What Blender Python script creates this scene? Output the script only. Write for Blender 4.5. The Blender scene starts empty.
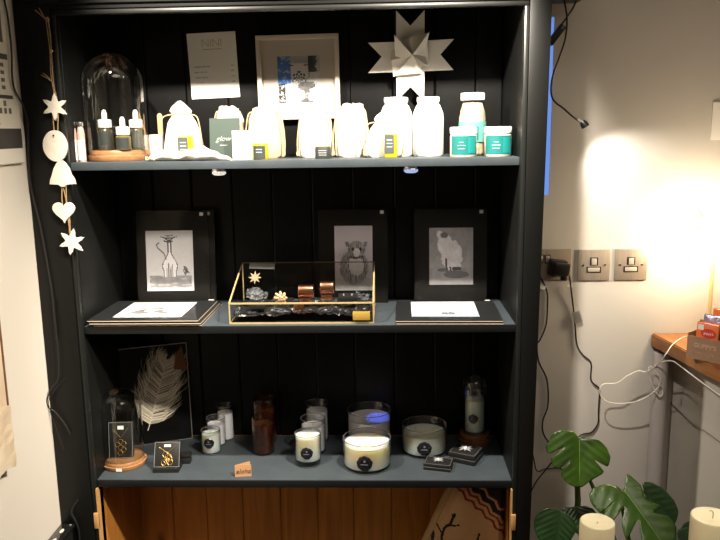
import bpy, bmesh, math, random
from mathutils import Vector, Matrix, Quaternion
from mathutils.geometry import delaunay_2d_cdt
random.seed(7)
C = bpy.context.scene.collection
S = bpy.context.scene
PI = math.pi
# ------------------------------------------------------------------ camera
F = 752.6
CAM = Vector((0.21781, -1.77974, 1.5))
yaw, pitch, roll = .0358, .1848, -.0145
W_ = Vector((-math.sin(yaw)*math.cos(pitch), math.cos(yaw)*math.cos(pitch), -math.sin(pitch)))
R0 = Vector((math.cos(yaw), math.sin(yaw), 0)); U0 = R0.cross(W_)
R_ = R0*math.cos(roll)+U0*math.sin(roll); U_ = -R0*math.sin(roll)+U0*math.cos(roll)
cd = bpy.data.cameras.new('camera'); cam = bpy.data.objects.new('camera', cd); C.objects.link(cam)
cd.sensor_width = 36; cd.lens = F/720*36; cd.clip_start = .02
m3 = Matrix((R_, U_, -W_)).transposed(); cam.matrix_world = Matrix.Translation(CAM) @ m3.to_4x4()
S.camera = cam
# ------------------------------------------------------------------ world, lights, exposure
wd = bpy.data.worlds.new('world'); S.world = wd; wd.use_nodes = True
wd.node_tree.nodes['Background'].inputs[0].default_value = (.9, .8, .7, 1)
wd.node_tree.nodes['Background'].inputs[1].default_value = .03
S.view_settings.view_transform = 'Standard'; S.view_settings.look = 'None'
S.view_settings.exposure = 0; S.view_settings.gamma = 1
def at(x, y, Y):
    d = W_+R_*((x-360)/F)-U_*((y-270)/F); return CAM+d*((Y-CAM.y)/d.y)
def light(name, typ, loc, power, col, target=None, **kw):
    l = bpy.data.lights.new(name, typ); l.energy = power; l.color = col
    for k, v in kw.items(): setattr(l, k, v)
    o = bpy.data.objects.new(name, l); C.objects.link(o); o.location = loc
    if target is not None:
        o.rotation_euler = (Vector(target)-Vector(loc)).to_track_quat('-Z', 'Y').to_euler()
    return o
light('bookcase_spotlight', 'SPOT', (.40, -.37, 1.95), 95, (1, .90, .76), (.20, .22, 1.30), spot_size=1.6, spot_blend=.6, shadow_soft_size=.018)
light('bookcase_spotlight', 'SPOT', (-.34, -.37, 1.95), 80, (1, .90, .76), (-.02, .22, 1.30), spot_size=1.6, spot_blend=.6, shadow_soft_size=.018)
light('ceiling_fill', 'AREA', (.7, -1.7, 2.46), 9, (1, .88, .74), (.7, -1.7, 0), size=.9)  # soft overhead fill added for the room's diffuse light
light('wall_fill', 'SPOT', (1.4, -1.3, 2.3), 8, (1, .85, .66), (1.0, .31, 1.35), spot_size=.9, spot_blend=1, shadow_soft_size=.05)  # added fill to brighten the right wall, no known fixture there
light('left_wall_fill', 'SPOT', (.9, -1.1, 2.3), 340, (1, .90, .74), (-.62, -.25, .70), spot_size=.80, spot_blend=1, shadow_soft_size=.05)  # added fill that brightens the left wall; no lamp known there

light('pillar_candle_fill', 'SPOT', (1.0, -1.0, 2.4), 60, (1, .90, .72), (.765, -.37, .66), spot_size=.34, spot_blend=1, shadow_soft_size=.05)  # narrow fill added to brighten the pillar candles, no such fixture
_g = at(587, 128, .20)
light('gooseneck_beam', 'SPOT', tuple(_g), 6.5, (1, .92, .82), tuple(at(645, 196, .31)), spot_size=1.5, spot_blend=1, shadow_soft_size=.008)
# ------------------------------------------------------------------ helpers
def atX(x, y, X):
    d = W_+R_*((x-360)/F)-U_*((y-270)/F); return CAM+d*((X-CAM.x)/d.x)
def atZ(x, y, Z):
    d = W_+R_*((x-360)/F)-U_*((y-270)/F); return CAM+d*((Z-CAM.z)/d.z)
class NT:
    def __init__(s, name):
        s.m = bpy.data.materials.new(name); s.m.use_nodes = True; s.t = s.m.node_tree
        s.b = s.t.nodes['Principled BSDF']; s.out = s.t.nodes['Material Output']
    def n(s, typ, **kw):
        x = s.t.nodes.new(typ)
        for k, v in kw.items():
            if isinstance(k, str) and hasattr(x, k): setattr(x, k, v)
        return x
    def l(s, a, b): s.t.links.new(a, b)
def mat(name, col, rough=.5, metal=0, spec=.5, noise=0, nscale=30, bump=0, bscale=60, stretch=None, sss=0, coat=0, emit=0, sheen=0, trans=0, col2=None):
    t = NT(name); b = t.b
    b.inputs['Base Color'].default_value = (*col, 1); b.inputs['Roughness'].default_value = rough
    b.inputs['Metallic'].default_value = metal; b.inputs['Specular IOR Level'].default_value = spec
    b.inputs['Coat Weight'].default_value = coat
    b.inputs['Sheen Weight'].default_value = sheen
    b.inputs['Transmission Weight'].default_value = trans
    if sss:
        b.inputs['Subsurface Weight'].default_value = sss; b.inputs['Subsurface Radius'].default_value = (1, .6, .3); b.inputs['Subsurface Scale'].default_value = .06
    if emit:
        b.inputs['Emission Color'].default_value = (*col, 1); b.inputs['Emission Strength'].default_value = emit
    tc = t.n('ShaderNodeTexCoord'); mp = t.n('ShaderNodeMapping'); t.l(tc.outputs['Object'], mp.inputs[0])
    if stretch: mp.inputs['Scale'].default_value = stretch
    if noise:
        nz = t.n('ShaderNodeTexNoise'); nz.inputs['Scale'].default_value = nscale; nz.inputs['Detail'].default_value = 5
        t.l(mp.outputs[0], nz.inputs['Vector'])
        cr = t.n('ShaderNodeValToRGB'); c2 = col2 or tuple(max(0, c*(1-noise)) for c in col)
        cr.color_ramp.elements[0].position = .35; cr.color_ramp.elements[1].position = .68
        cr.color_ramp.elements[0].color = (*c2, 1); cr.color_ramp.elements[1].color = (*col, 1)
        t.l(nz.outputs['Fac'], cr.inputs[0]); t.l(cr.outputs[0], b.inputs['Base Color'])
    if bump:
        nb = t.n('ShaderNodeTexNoise'); nb.inputs['Scale'].default_value = bscale; nb.inputs['Detail'].default_value = 4
        t.l(mp.outputs[0], nb.inputs['Vector']); bp = t.n('ShaderNodeBump'); bp.inputs['Strength'].default_value = bump; bp.inputs['Distance'].default_value = .003
        t.l(nb.outputs['Fac'], bp.inputs['Height']); t.l(bp.outputs[0], b.inputs['Normal'])
    return t.m
def glass(name, tint=(1, 1, 1), rough=.01, gl=1.0, ior=1.45):
    t = NT(name); t.t.nodes.remove(t.b)
    a = t.n('ShaderNodeBsdfTransparent'); a.inputs[0].default_value = (*tint, 1)
    g = t.n('ShaderNodeBsdfGlossy'); g.inputs['Roughness'].default_value = rough
    fr = t.n('ShaderNodeLayerWeight'); fr.inputs[0].default_value = .5
    pw = t.n('ShaderNodeMath'); pw.operation = 'POWER'; pw.inputs[1].default_value = 4.0; t.l(fr.outputs['Facing'], pw.inputs[0])
    mu = t.n('ShaderNodeMath'); mu.operation = 'MULTIPLY_ADD'; mu.inputs[1].default_value = .75*gl; mu.inputs[2].default_value = .035*gl; mu.use_clamp = True
    mx = t.n('ShaderNodeMixShader'); t.l(pw.outputs[0], mu.inputs[0]); t.l(mu.outputs[0], mx.inputs[0])
    t.l(a.outputs[0], mx.inputs[1]); t.l(g.outputs[0], mx.inputs[2]); t.l(mx.outputs[0], t.out.inputs[0])
    return t.m
def wood(name, c1, c2, axis='Z', scale=1, rough=.45, knots=True, dark=(.02, .008, .003)):
    t = NT(name); tc = t.n('ShaderNodeTexCoord'); mp = t.n('ShaderNodeMapping'); t.l(tc.outputs['Object'], mp.inputs[0])
    sc = {'Z': (9, 9, .7), 'X': (.7, 9, 9), 'Y': (9, .7, 9)}[axis]
    mp.inputs['Scale'].default_value = tuple(v*scale for v in sc)
    nz = t.n('ShaderNodeTexNoise'); nz.inputs['Scale'].default_value = 3; nz.inputs['Detail'].default_value = 8; nz.inputs['Distortion'].default_value = 1.2
    t.l(mp.outputs[0], nz.inputs['Vector'])
    cr = t.n('ShaderNodeValToRGB'); cr.color_ramp.elements[0].position = .32; cr.color_ramp.elements[1].position = .7
    cr.color_ramp.elements[0].color = (*c2, 1); cr.color_ramp.elements[1].color = (*c1, 1); t.l(nz.outputs['Fac'], cr.inputs[0])
    last = cr.outputs[0]
    if knots:
        mp2 = t.n('ShaderNodeMapping'); t.l(tc.outputs['Object'], mp2.inputs[0])
        mp2.inputs['Scale'].default_value = tuple({'Z': (9, 0, 4), 'X': (4, 9, 9), 'Y': (9, 4, 9)}[axis][k]*scale for k in range(3))
        vo = t.n('ShaderNodeTexVoronoi'); vo.inputs['Scale'].default_value = 1; t.l(mp2.outputs[0], vo.inputs['Vector'])
        c3 = t.n('ShaderNodeValToRGB'); c3.color_ramp.elements[0].position = .04; c3.color_ramp.elements[1].position = .16
        c3.color_ramp.elements[0].color = (0, 0, 0, 1); c3.color_ramp.elements[1].color = (1, 1, 1, 1); t.l(vo.outputs['Distance'], c3.inputs[0])
        mx = t.n('ShaderNodeMix'); mx.data_type = 'RGBA'; t.l(c3.outputs[0], mx.inputs[0]); mx.inputs[6].default_value = (*dark, 1); t.l(last, mx.inputs[7]); last = mx.outputs[2]
    t.l(last, t.b.inputs['Base Color']); t.b.inputs['Roughness'].default_value = rough
    bp = t.n('ShaderNodeBump'); bp.inputs['Strength'].default_value = .15; bp.inputs['Distance'].default_value = .002; t.l(nz.outputs['Fac'], bp.inputs['Height']); t.l(bp.outputs[0], t.b.inputs['Normal'])
    return t.m
def attr_mat(name, rough=.6, coat=0, spec=.4):
    t = NT(name); a = t.n('ShaderNodeAttribute'); a.attribute_name = 'Col'
    t.l(a.outputs['Color'], t.b.inputs['Base Color']); t.b.inputs['Roughness'].default_value = rough
    t.b.inputs['Coat Weight'].default_value = coat; t.b.inputs['Specular IOR Level'].default_value = spec
    return t.m

class MB:
    def __init__(s): s.bm = bmesh.new()
    def box(s, x0, x1, y0, y1, z0, z1, bev=0, M=None):
        vs = [s.bm.verts.new((x, y, z)) for x in (x0, x1) for y in (y0, y1) for z in (z0, z1)]
        fs = [s.bm.faces.new([vs[i] for i in q]) for q in ((0, 1, 3, 2), (4, 6, 7, 5), (0, 4, 5, 1), (2, 3, 7, 6), (0, 2, 6, 4), (1, 5, 7, 3))]
        if bev:
            es = list({e for f in fs for e in f.edges})
            r = bmesh.ops.bevel(s.bm, geom=es, offset=bev, segments=2, affect='EDGES', profile=.5)
            vs = list({v for v in r['verts']} | {v for v in vs if v.is_valid})
        if M is not None: bmesh.ops.transform(s.bm, matrix=M, verts=[v for v in vs if v.is_valid])
        return s
    def lathe(s, prof, c=(0, 0, 0), n=40, sx=1, sy=1, fn=None, M=None):
        rings = []; allv = []
        for r, z in prof:
            if r < 1e-6:
                v = s.bm.verts.new((c[0], c[1], c[2]+z)); rings.append([v]); allv.append(v)
            else:
                ring = []
                for i in range(n):
                    a = 2*PI*i/n; rr = r*(fn(a, z) if fn else 1)
                    ring.append(s.bm.verts.new((c[0]+rr*sx*math.cos(a), c[1]+rr*sy*math.sin(a), c[2]+z)))
                rings.append(ring); allv += ring
        for A, B in zip(rings, rings[1:]):
            for i in range(n):
                j = (i+1) % n
                if len(A) == 1 and len(B) == 1: continue
                if len(A) == 1: s.bm.faces.new((A[0], B[j], B[i]))
                elif len(B) == 1: s.bm.faces.new((A[i], A[j], B[0]))
                else: s.bm.faces.new((A[i], A[j], B[j], B[i]))
        if M is not None: bmesh.ops.transform(s.bm, matrix=M, verts=allv)
        return s
    def tube(s, pts, r, n=8, sub=4, cap=True, closed=False):
        P = [Vector(p) for p in pts]
        if sub > 1 and len(P) > 2:
            Q = []
            L = len(P)
            rng = range(L if closed else L-1)
            for i in rng:
                if closed: p0, p1, p2, p3 = P[(i-1) % L], P[i], P[(i+1) % L], P[(i+2) % L]
                else: p0, p1, p2, p3 = P[max(i-1, 0)], P[i], P[i+1], P[min(i+2, L-1)]
                for k in range(sub):
                    t = k/sub
                    Q.append(.5*((2*p1)+(p2-p0)*t+(2*p0-5*p1+4*p2-p3)*t*t+(3*p1-p0-3*p2+p3)*t**3))
            if not closed: Q.append(P[-1])
            P = Q
        rings = []; up = None; L = len(P)
        for i, p in enumerate(P):
            if closed: d = P[(i+1) % L]-P[i-1]
            else: d = P[min(i+1, L-1)]-P[max(i-1, 0)]
            if d.length < 1e-9: d = Vector((0, 0, 1))
            d.normalize()
            if up is None: up = d.orthogonal().normalized()
            up = (up-d*up.dot(d))
            up = up.normalized() if up.length > 1e-6 else d.orthogonal().normalized()
            sd = d.cross(up)
            rr = r[0]+(r[1]-r[0])*i/max(1, L-1) if isinstance(r, tuple) else r
            rings.append([s.bm.verts.new(p+(up*math.cos(2*PI*k/n)+sd*math.sin(2*PI*k/n))*rr) for k in range(n)])
        prs = list(zip(rings, rings[1:]))
        if closed: prs.append((rings[-1], rings[0]))
        for A, B in prs:
            for k in range(n):
                j = (k+1) % n; s.bm.faces.new((A[k], A[j], B[j], B[k]))
        if cap and not closed:
            s.bm.faces.new(rings[0][::-1]); s.bm.faces.new(rings[-1])
        return s
    def prism(s, poly, d, M=None, bev=0):
        # polygon in XZ plane, extruded from y=0 to y=d
        a = [s.bm.verts.new((x, 0, z)) for x, z in poly]; b = [s.bm.verts.new((x, d, z)) for x, z in poly]
        f1 = s.bm.faces.new(a); f2 = s.bm.faces.new(b[::-1]); n = len(poly); fs = [f1, f2]
        for i in range(n): fs.append(s.bm.faces.new((a[i], b[i], b[(i+1) % n], a[(i+1) % n])))
        vs = a+b
        if bev:
            es = [e for f in (f1,) for e in f.edges]
            r = bmesh.ops.bevel(s.bm, geom=es, offset=bev, segments=2, affect='EDGES', profile=.5)
            vs = list(set(r['verts']) | {v for v in vs if v.is_valid})
        if M is not None: bmesh.ops.transform(s.bm, matrix=M, verts=[v for v in vs if v.is_valid])
        return s
    def sheet(s, x0, x1, z0, z1, nx, nz, fn, M=None):
        g = [[s.bm.verts.new(fn(x0+(x1-x0)*i/nx, z0+(z1-z0)*j/nz)) for i in range(nx+1)] for j in range(nz+1)]
        for j in range(nz):
            for i in range(nx): s.bm.faces.new((g[j][i], g[j][i+1], g[j+1][i+1], g[j+1][i]))
        if M is not None: bmesh.ops.transform(s.bm, matrix=M, verts=[v for r in g for v in r])
        return s
    def tri(s, *P):
        s.bm.faces.new([s.bm.verts.new(p) for p in P]); return s
    def build(s, name, m, parent=None, loc=None, rot=None, smooth=40, solid=0, sub=0, rec=True):
        if rec: bmesh.ops.recalc_face_normals(s.bm, faces=s.bm.faces)
        me = bpy.data.meshes.new(name); s.bm.to_mesh(me); s.bm.free()
        me.materials.append(m)
        if smooth:
            me.polygons.foreach_set('use_smooth', [True]*len(me.polygons)); me.set_sharp_from_angle(angle=math.radians(smooth))
        o = bpy.data.objects.new(name, me); C.objects.link(o)
        if parent: o.parent = parent
        if loc is not None: o.location = loc
        if rot is not None: o.rotation_euler = rot
        if solid: md = o.modifiers.new('solid', 'SOLIDIFY'); md.thickness = solid; md.offset = 0
        if sub: md = o.modifiers.new('sub', 'SUBSURF'); md.levels = sub; md.render_levels = sub
        return o
def tag(o, label, cat, group=None):
    o['label'] = label; o['category'] = cat
    if group: o['group'] = group
    return o
def thing(name, label, cat, loc=(0, 0, 0), rot=(0, 0, 0), group=None):
    o = bpy.data.objects.new(name, None); C.objects.link(o); o.location = loc; o.rotation_euler = rot; o.empty_display_size = .02
    return tag(o, label, cat, group)
def struct(o): o['kind'] = 'structure'; return o
def copy_tree(o, parent=None):
    c = o.copy(); C.objects.link(c); c.parent = parent
    for ch in [k for k in bpy.data.objects if k.parent == o]: copy_tree(ch, c)
    return c
def dup(o, loc, label, rz=None):
    c = copy_tree(o); c.location = loc; c['label'] = label
    if rz is not None: c.rotation_euler.z = rz
    return c
def picture(name, w, h, nx, ny, fn, m, parent, loc=(0, 0, 0), rot=(0, 0, 0), curve=None):
    # flat printed surface in local XZ plane, facing -Y, centred at x, bottom z=0; fn(u,v) -> linear colour
    me = bpy.data.meshes.new(name); vs = []; fs = []; cols = []
    for j in range(ny+1):
        for i in range(nx+1):
            p = (w*(i/nx-.5), 0, h*j/ny); vs.append(curve(*p) if curve else p)
    for j in range(ny):
        for i in range(nx):
            a = j*(nx+1)+i; fs.append((a, a+1, a+nx+2, a+nx+1)); c = fn((i+.5)/nx, (j+.5)/ny); cols += [(*c, 1)]*4
    me.from_pydata(vs, [], fs); at_ = me.color_attributes.new('Col', 'FLOAT_COLOR', 'CORNER')
    at_.data.foreach_set('color', [x for c in cols for x in c]); me.materials.append(m)
    if curve: me.polygons.foreach_set('use_smooth', [True]*len(fs))
    o = bpy.data.objects.new(name, me); C.objects.link(o); o.location = loc; o.rotation_euler = rot
    if parent: o.parent = parent
    return o
def text(body, size, m, parent, loc, rot=(PI/2, 0, 0), name='lettering', ext=.0002, shear=0, off=0, space=1, align='CENTER'):
    cu = bpy.data.curves.new('t', 'FONT'); cu.body = body; cu.size = size; cu.extrude = ext; cu.align_x = align; cu.align_y = 'CENTER'; cu.shear = shear; cu.offset = off; cu.space_character = space; cu.resolution_u = 3
    t = bpy.data.objects.new('t', cu); C.objects.link(t)
    me = bpy.data.meshes.new_from_object(t.evaluated_get(bpy.context.evaluated_depsgraph_get()))
    bpy.data.objects.remove(t); bpy.data.curves.remove(cu)
    me.name = name; me.materials.clear(); me.materials.append(m)
    o = bpy.data.objects.new(name, me); C.objects.link(o); o.parent = parent; o.location = loc; o.rotation_euler = rot
    return o
def clamp(x, a=0, b=1): return max(a, min(b, x))
def hsh(i, j):
    n = math.sin(i*127.1+j*311.7)*43758.5453; return n-math.floor(n)
def vnoise(x, y):
    i, j = math.floor(x), math.floor(y); fx, fy = x-i, y-j; fx = fx*fx*(3-2*fx); fy = fy*fy*(3-2*fy)
    return (hsh(i, j)*(1-fx)+hsh(i+1, j)*fx)*(1-fy)+(hsh(i, j+1)*(1-fx)+hsh(i+1, j+1)*fx)*fy
def fbm(x, y): return vnoise(x, y)*.5+vnoise(x*2.1, y*2.1)*.3+vnoise(x*4.3, y*4.3)*.2
def seg(px, py, ax, ay, bx, by):
    dx, dy = bx-ax, by-ay; t = clamp(((px-ax)*dx+(py-ay)*dy)/(dx*dx+dy*dy+1e-12)); return math.hypot(px-ax-t*dx, py-ay-t*dy)
def pl(px, py, pts): return min(seg(px, py, *a, *b) for a, b in zip(pts, pts[1:]))
def mixc(a, b, t): return tuple(a[k]*(1-t)+b[k]*t for k in range(3))
g3 = lambda v: (v, v, v)

# ------------------------------------------------------------------ materials
M_frame = mat('bookcase_black_paint', (.0060, .0062, .0058), .42, spec=.22, bump=.1, bscale=30)
M_back = mat('back_board_black_paint', (.0032, .0032, .0033), .4, spec=.15, bump=.1, bscale=40)
M_shelf = mat('shelf_grey_paint', (.054, .067, .078), .5, spec=.2, noise=.15, nscale=18, bump=.1, bscale=50)
M_pine = wood('varnished_pine', (.60, .255, .050), (.38, .145, .026), 'Z', rough=.4)
M_rawpine = wood('raw_pine', (.62, .36, .14), (.45, .24, .08), 'Z', rough=.6, knots=False)
M_wall = mat('warm_white_plaster', (.56, .53, .495), .85, noise=.06, nscale=3, bump=.1, bscale=20)
M_wallL = mat('cream_plaster', (.66, .61, .54), .85, noise=.05, nscale=3, bump=.1, bscale=20)
M_floor = wood('floor_boards', (.20, .12, .06), (.12, .07, .035), 'Y', rough=.5)
M_ceil = mat('ceiling_white', (.7, .68, .64), .9)
M_glass = glass('clear_glass', (.96, .97, .97))
M_rim_glint = mat('glass_rim_glint', (.30, .31, .33), .12, spec=.8, trans=.6)  # grey stand-in for light caught on glass rims and bases
M_vessel = glass('vessel_glass', (.95, .96, .97), gl=1.7)
M_dome = glass('dome_glass', (.93, .94, .93), gl=2.6)
M_sleeve = glass('clear_film', (.98, .98, .98), rough=.06, gl=.35)
M_lid_g = glass('display_glass', (.93, .93, .92), gl=.8)
M_muslin = mat('white_muslin', (.66, .61, .52), .9, bump=.4, bscale=400, sheen=.2)
M_muslin2 = mat('cream_muslin', (.52, .42, .25), .9, bump=.4, bscale=400, sheen=.2)
M_cord = mat('cotton_cord', (.42, .31, .18), .9)
M_jute = mat('jute_twine', (.50, .33, .15), .9, noise=.4, nscale=200)
M_clay = mat('white_air_dry_clay', (.80, .74, .64), .8, bump=.5, bscale=60)
M_basewood = wood('ash_wood_base', (.36, .18, .075), (.22, .10, .04), 'X', 2, .4, knots=False)
M_darkwood = wood('dark_wood_base', (.20, .08, .03), (.11, .04, .012), 'X', 2, .35, knots=False)
M_white = mat('white_plastic', (.85, .84, .80), .4)
M_whitecard = mat('white_card', (.82, .80, .76), .7)
M_cream = mat('white_body_cream', (.86, .84, .80), .5)
M_oil = mat('olive_oil_glass', (.05, .042, .022), .08, spec=.6, coat=.5)
M_oil2 = mat('golden_oil_glass', (.16, .115, .035), .08, spec=.6, coat=.5)
M_darklab = mat('dark_grey_label', (.030, .037, .037), .6)
M_greylab = mat('grey_green_label', (.055, .068, .066), .6)
M_yellow = mat('yellow_oil', (.36, .33, .012), .2, coat=.5)
M_teal = mat('teal_label', (.005, .15, .145), .5)
M_teal2 = mat('pale_teal_label', (.12, .34, .32), .5)
M_green = mat('sage_green_card', (.034, .055, .046), .6)
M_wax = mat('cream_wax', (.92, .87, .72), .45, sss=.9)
M_wax_shaded = mat('shaded_wax', (.82, .78, .80), .5, sss=.2)  # rear-row wax with shade and bluish light mixed into its colour
M_wick = mat('candle_wick', (.6, .55, .45), .9)
M_seal = mat('black_wax_seal', (.010, .009, .013), .25, coat=.3)
M_sealmark = mat('seal_mark', (.16, .16, .19), .4)
M_rock = mat('satin_switch_metal', (.50, .44, .37), .35, metal=.2)
M_steel = mat('brushed_nickel', (.36, .30, .24), .38, metal=.25, noise=.15, nscale=300, stretch=(1, 1, .05))
M_chrome = mat('chrome', (.8, .8, .82), .12, metal=1)
M_silver = mat('silver', (.85, .85, .88), .25, metal=1)
M_gold = mat('gold', (.50, .32, .09), .4, metal=.8)
M_brass = mat('pale_brass', (.60, .46, .22), .3, metal=.35)
M_copper = mat('copper', (.85, .42, .26), .22, metal=1)
M_blackp = mat('black_plastic', (.012, .012, .012), .35)
M_blackc = mat('black_cable_rubber', (.010, .010, .010), .5)
M_whitec = mat('white_cable', (.75, .72, .66), .5)
M_greyc = mat('grey_cable', (.22, .20, .18), .5)
M_black = mat('black_card', (.010, .010, .010), .5)
M_mount = mat('black_mount_board', (.0085, .008, .0075), .55, spec=.2)
M_core = mat('mount_core', (.60, .50, .38), .8)
M_greymount = mat('dark_grey_mount_board', (.018, .019, .020), .4, spec=.25)
M_sticker = mat('white_sticker', (.78, .78, .76), .6)
M_print = attr_mat('printed_paper', .6)
M_printg = attr_mat('glossy_print', .3, coat=.15)
M_cloth = attr_mat('woven_cloth', .9)
M_ink = mat('dark_ink', (.06, .05, .05), .7)
M_whiteink = mat('white_ink', (.7, .72, .70), .6)
M_frost = mat('origami_paper', (.74, .70, .64), .75)
M_feather = mat('cream_feather', (.85, .78, .64), .9)
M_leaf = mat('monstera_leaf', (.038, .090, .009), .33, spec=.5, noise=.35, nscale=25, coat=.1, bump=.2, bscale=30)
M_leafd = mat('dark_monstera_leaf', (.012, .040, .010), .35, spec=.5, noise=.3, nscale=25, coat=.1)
M_stem = mat('green_stem', (.07, .13, .025), .5)
M_vein = mat('leaf_vein', (.16, .32, .06), .5)
M_pot = mat('terracotta_pot', (.35, .16, .08), .8, noise=.2)
M_soil = mat('potting_soil', (.03, .02, .012), 1, bump=1)
M_oak = wood('oiled_oak_worktop', (.42, .17, .045), (.20, .065, .014), 'Y', 1.2, .35)
M_kraft = mat('kraft_brown_card', (.34, .20, .125), .8, noise=.1, nscale=60)
M_cab = mat('pale_grey_cabinet_paint', (.50, .47, .42), .7, bump=.1, bscale=30)
M_foil = mat('crumpled_foil_film', (.45, .45, .47), .2, metal=.8, bump=1, bscale=90)
M_blacktissue = mat('black_tissue', (.015, .015, .016), .3, bump=1, bscale=60)
M_whitetissue = mat('white_tissue', (.10, .105, .115), .5, bump=1, bscale=70)
M_orange = mat('orange_wrapper', (.75, .16, .03), .35, coat=.3)
M_red = mat('red_badge', (.55, .03, .02), .4)
M_purple = mat('purple_silver_wrapper', (.35, .30, .45), .25, metal=.6, bump=.8, bscale=80)
M_brown = mat('brown_wrapper', (.10, .045, .02), .3, coat=.4)
M_bluewin = mat('dusk_sky_in_window', (.15, .29, .76), .3, emit=.9)
M_warmbulb = mat('warm_bulb', (1, .80, .48), .3, emit=30)
M_distress = mat('distressed_cream_paint', (.70, .60, .46), .7, noise=1, nscale=9, col2=(.55, .42, .28), bump=.5, bscale=12)
M_distdark = mat('brown_worn_edge', (.16, .07, .03), .6)
M_tag = mat('tag_silver', (.45, .44, .42), .3, metal=.7)
M_table = mat('display_table_wood', (.12, .06, .03), .5)
M_amber = mat('amber_wax', (.14, .11, .075), .5, noise=.6, nscale=70, col2=(.07, .022, .006))
M_pink = mat('rose_bath_salt', (.60, .42, .36), .7, noise=.3, nscale=200)
M_tan = mat('bamboo_tan', (.45, .27, .13), .7)

# ------------------------------------------------------------------ room
XW = -.625; YW = .31; XR = 2.7; YF = -3.6; ZC = 2.5
struct(MB().box(XW-.1, XR+.1, YF-.1, YW+.1, -.1, 0).build('floor', M_floor))
struct(MB().box(XW-.1, XR+.1, YF-.1, YW+.1, ZC, ZC+.1).build('ceiling', M_ceil))
wx1 = at(552, 100, YW).x; wzt = at(552, 17, YW).z; wzb = at(549, 195, YW).z; wx0 = wx1-.42
b = MB(); b.box(XW-.1, wx0, YW, YW+.1, 0, ZC); b.box(wx1, XR+.1, YW, YW+.1, 0, ZC); b.box(wx0, wx1, YW, YW+.1, 0, wzb); b.box(wx0, wx1, YW, YW+.1, wzt, ZC)
struct(b.build('wall_back', M_wall))
struct(MB().box(XW-.1, XW, YF, YW, 0, ZC).build('wall_left', M_wallL))
struct(MB().box(XR, XR+.1, YF, YW, 0, ZC).build('wall_right', M_wall))
struct(MB().box(XW, XR, YF-.1, YF, 0, ZC).build('wall_front', M_wall))
win = thing('window_1', 'narrow blue dusk window beside the bookcase', 'window', (0, 0, 0)); struct(win)
for k in ('label', 'category'): del win[k]
MB().box(wx0, wx1, YW+.004, YW+.014, wzb, wzt).build('window_pane', M_bluewin, win)

# ------------------------------------------------------------------ bookcase
z1, z2, z3 = 1.432, 1.032, .6266
A = .529; D = .28; TOP = 1.765
bc = thing('bookcase', 'tall black painted bookcase with grey shelves, tongue and groove back and pine lower back', 'bookcase', (0, 0, 0))
b = MB()
for s in (-1, 1): pass
MB().box(-A-.022, -A, 0.0, D+.016, 0, 1.83, .002).build('side_panel', M_frame, bc)
MB().box(A, A+.022, 0.0, D+.016, 0, 1.83, .002).build('side_panel', M_frame, bc)
MB().box(XW+.001, -A-.012, -.022, 0, 0, 1.83, .0015).build('stile', M_frame, bc)
xo0 = .5888; xo1 = .574
b = MB(); b.prism([(A+.012, 0), (xo1-.012, 0), (xo1, .45), (xo0, 1.78), (xo0, 1.83), (A+.012, 1.83)], .022, Matrix.Translation((0, -.022, 0)), .0015); b.build('stile', M_frame, bc)
for s in (-1, 1):
    b = MB(); b.box(min(s*A, s*(A+.012)), max(s*A, s*(A+.012)), -.018, 0, .02, TOP+.002, .004); b.build('bead_moulding', mat('bead_paint', (.012, .013, .012), .3, spec=.3), bc)
MB().box(-A-.012, A+.012, -.022, 0, TOP+.012, 1.83, .002).build('top_rail', M_frame, bc)
b = MB(); b.box(-A-.012, A+.012, -.018, 0, TOP, TOP+.012, .004); b.box(-A-.03, A+.03, -.032, -.022, TOP+.022, TOP+.036, .004); b.build('top_moulding', mat('top_moulding_paint', (.008, .008, .0075), .4, spec=.3), bc)
MB().box(XW+.002, at(578, 5, D).x, -.06, D, 1.812, 1.90, .006).build('cornice', M_frame, bc)
for z in (z1, z2, z3):
    x = .0
    MB().box(-A, A, -.004, D, z-.0195, z, .002).build('shelf', M_shelf if z != 0 else M_frame, bc)
# shelf lip is a darker strip on the two lower shelves
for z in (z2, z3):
    MB().box(-A, A, -.008, -.004, z-.0195, z-.001, .001).build('shelf_edge', mat('shelf_edge_dark', (.008, .009, .010), .45, spec=.2), bc)
gx = [at(px, 60, D).x for px in (63, 104, 144, 184, 226, 267, 308, 350, 393, 435, 476, 511, 560)]
def boards(xs, zlo, zhi, name, m):
    b = MB()
    xs = [x for x in xs if -A < x < A]; xs = [-A]+xs+[A]
    for x0, x1 in zip(xs, xs[1:]): b.prism([(x0+.0002, zlo), (x1-.0002, zlo), (x1-.0002, zhi), (x0+.0002, zhi)], .014, Matrix.Translation((0, D, 0)), .004)
    b.box(-A, A, D+.010, D+.016, zlo, zhi); return b.build(name, m, bc, smooth=20)
boards(gx, z3-.001, 1.83, 'back_panel', M_back)
gx2 = [at(px, 510, D).x for px in (105, 140, 173, 207, 243, 281, 318, 354, 392, 430, 468, 505)]
boards(gx2, .03, z3-.001, 'lower_back_panel', M_pine)
for s in (-1, 1):
    MB().box(min(s*A, s*(A-.003)), max(s*A, s*(A-.003)), .001, D, .061, z3-.0205).build('pine_lining', M_pine, bc)
    b = MB(); x = s*(A+.0); b.box(min(x-s*.003, x), max(x-s*.003, x), -.019, .02, .03, z3-.0205); b.build('pine_edge', M_rawpine, bc)
    zz = at(97, 517, 0).z
    b = MB(); b.box(min(x+s*.009, x-s*.003), max(x+s*.009, x-s*.003), -.0235, -.015, zz-.02, zz+.022, .001); b.build('hinge_recess', M_rawpine, bc)
MB().box(-A, A, -.01, D, .0, .06).build('plinth', M_frame, bc)

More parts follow.
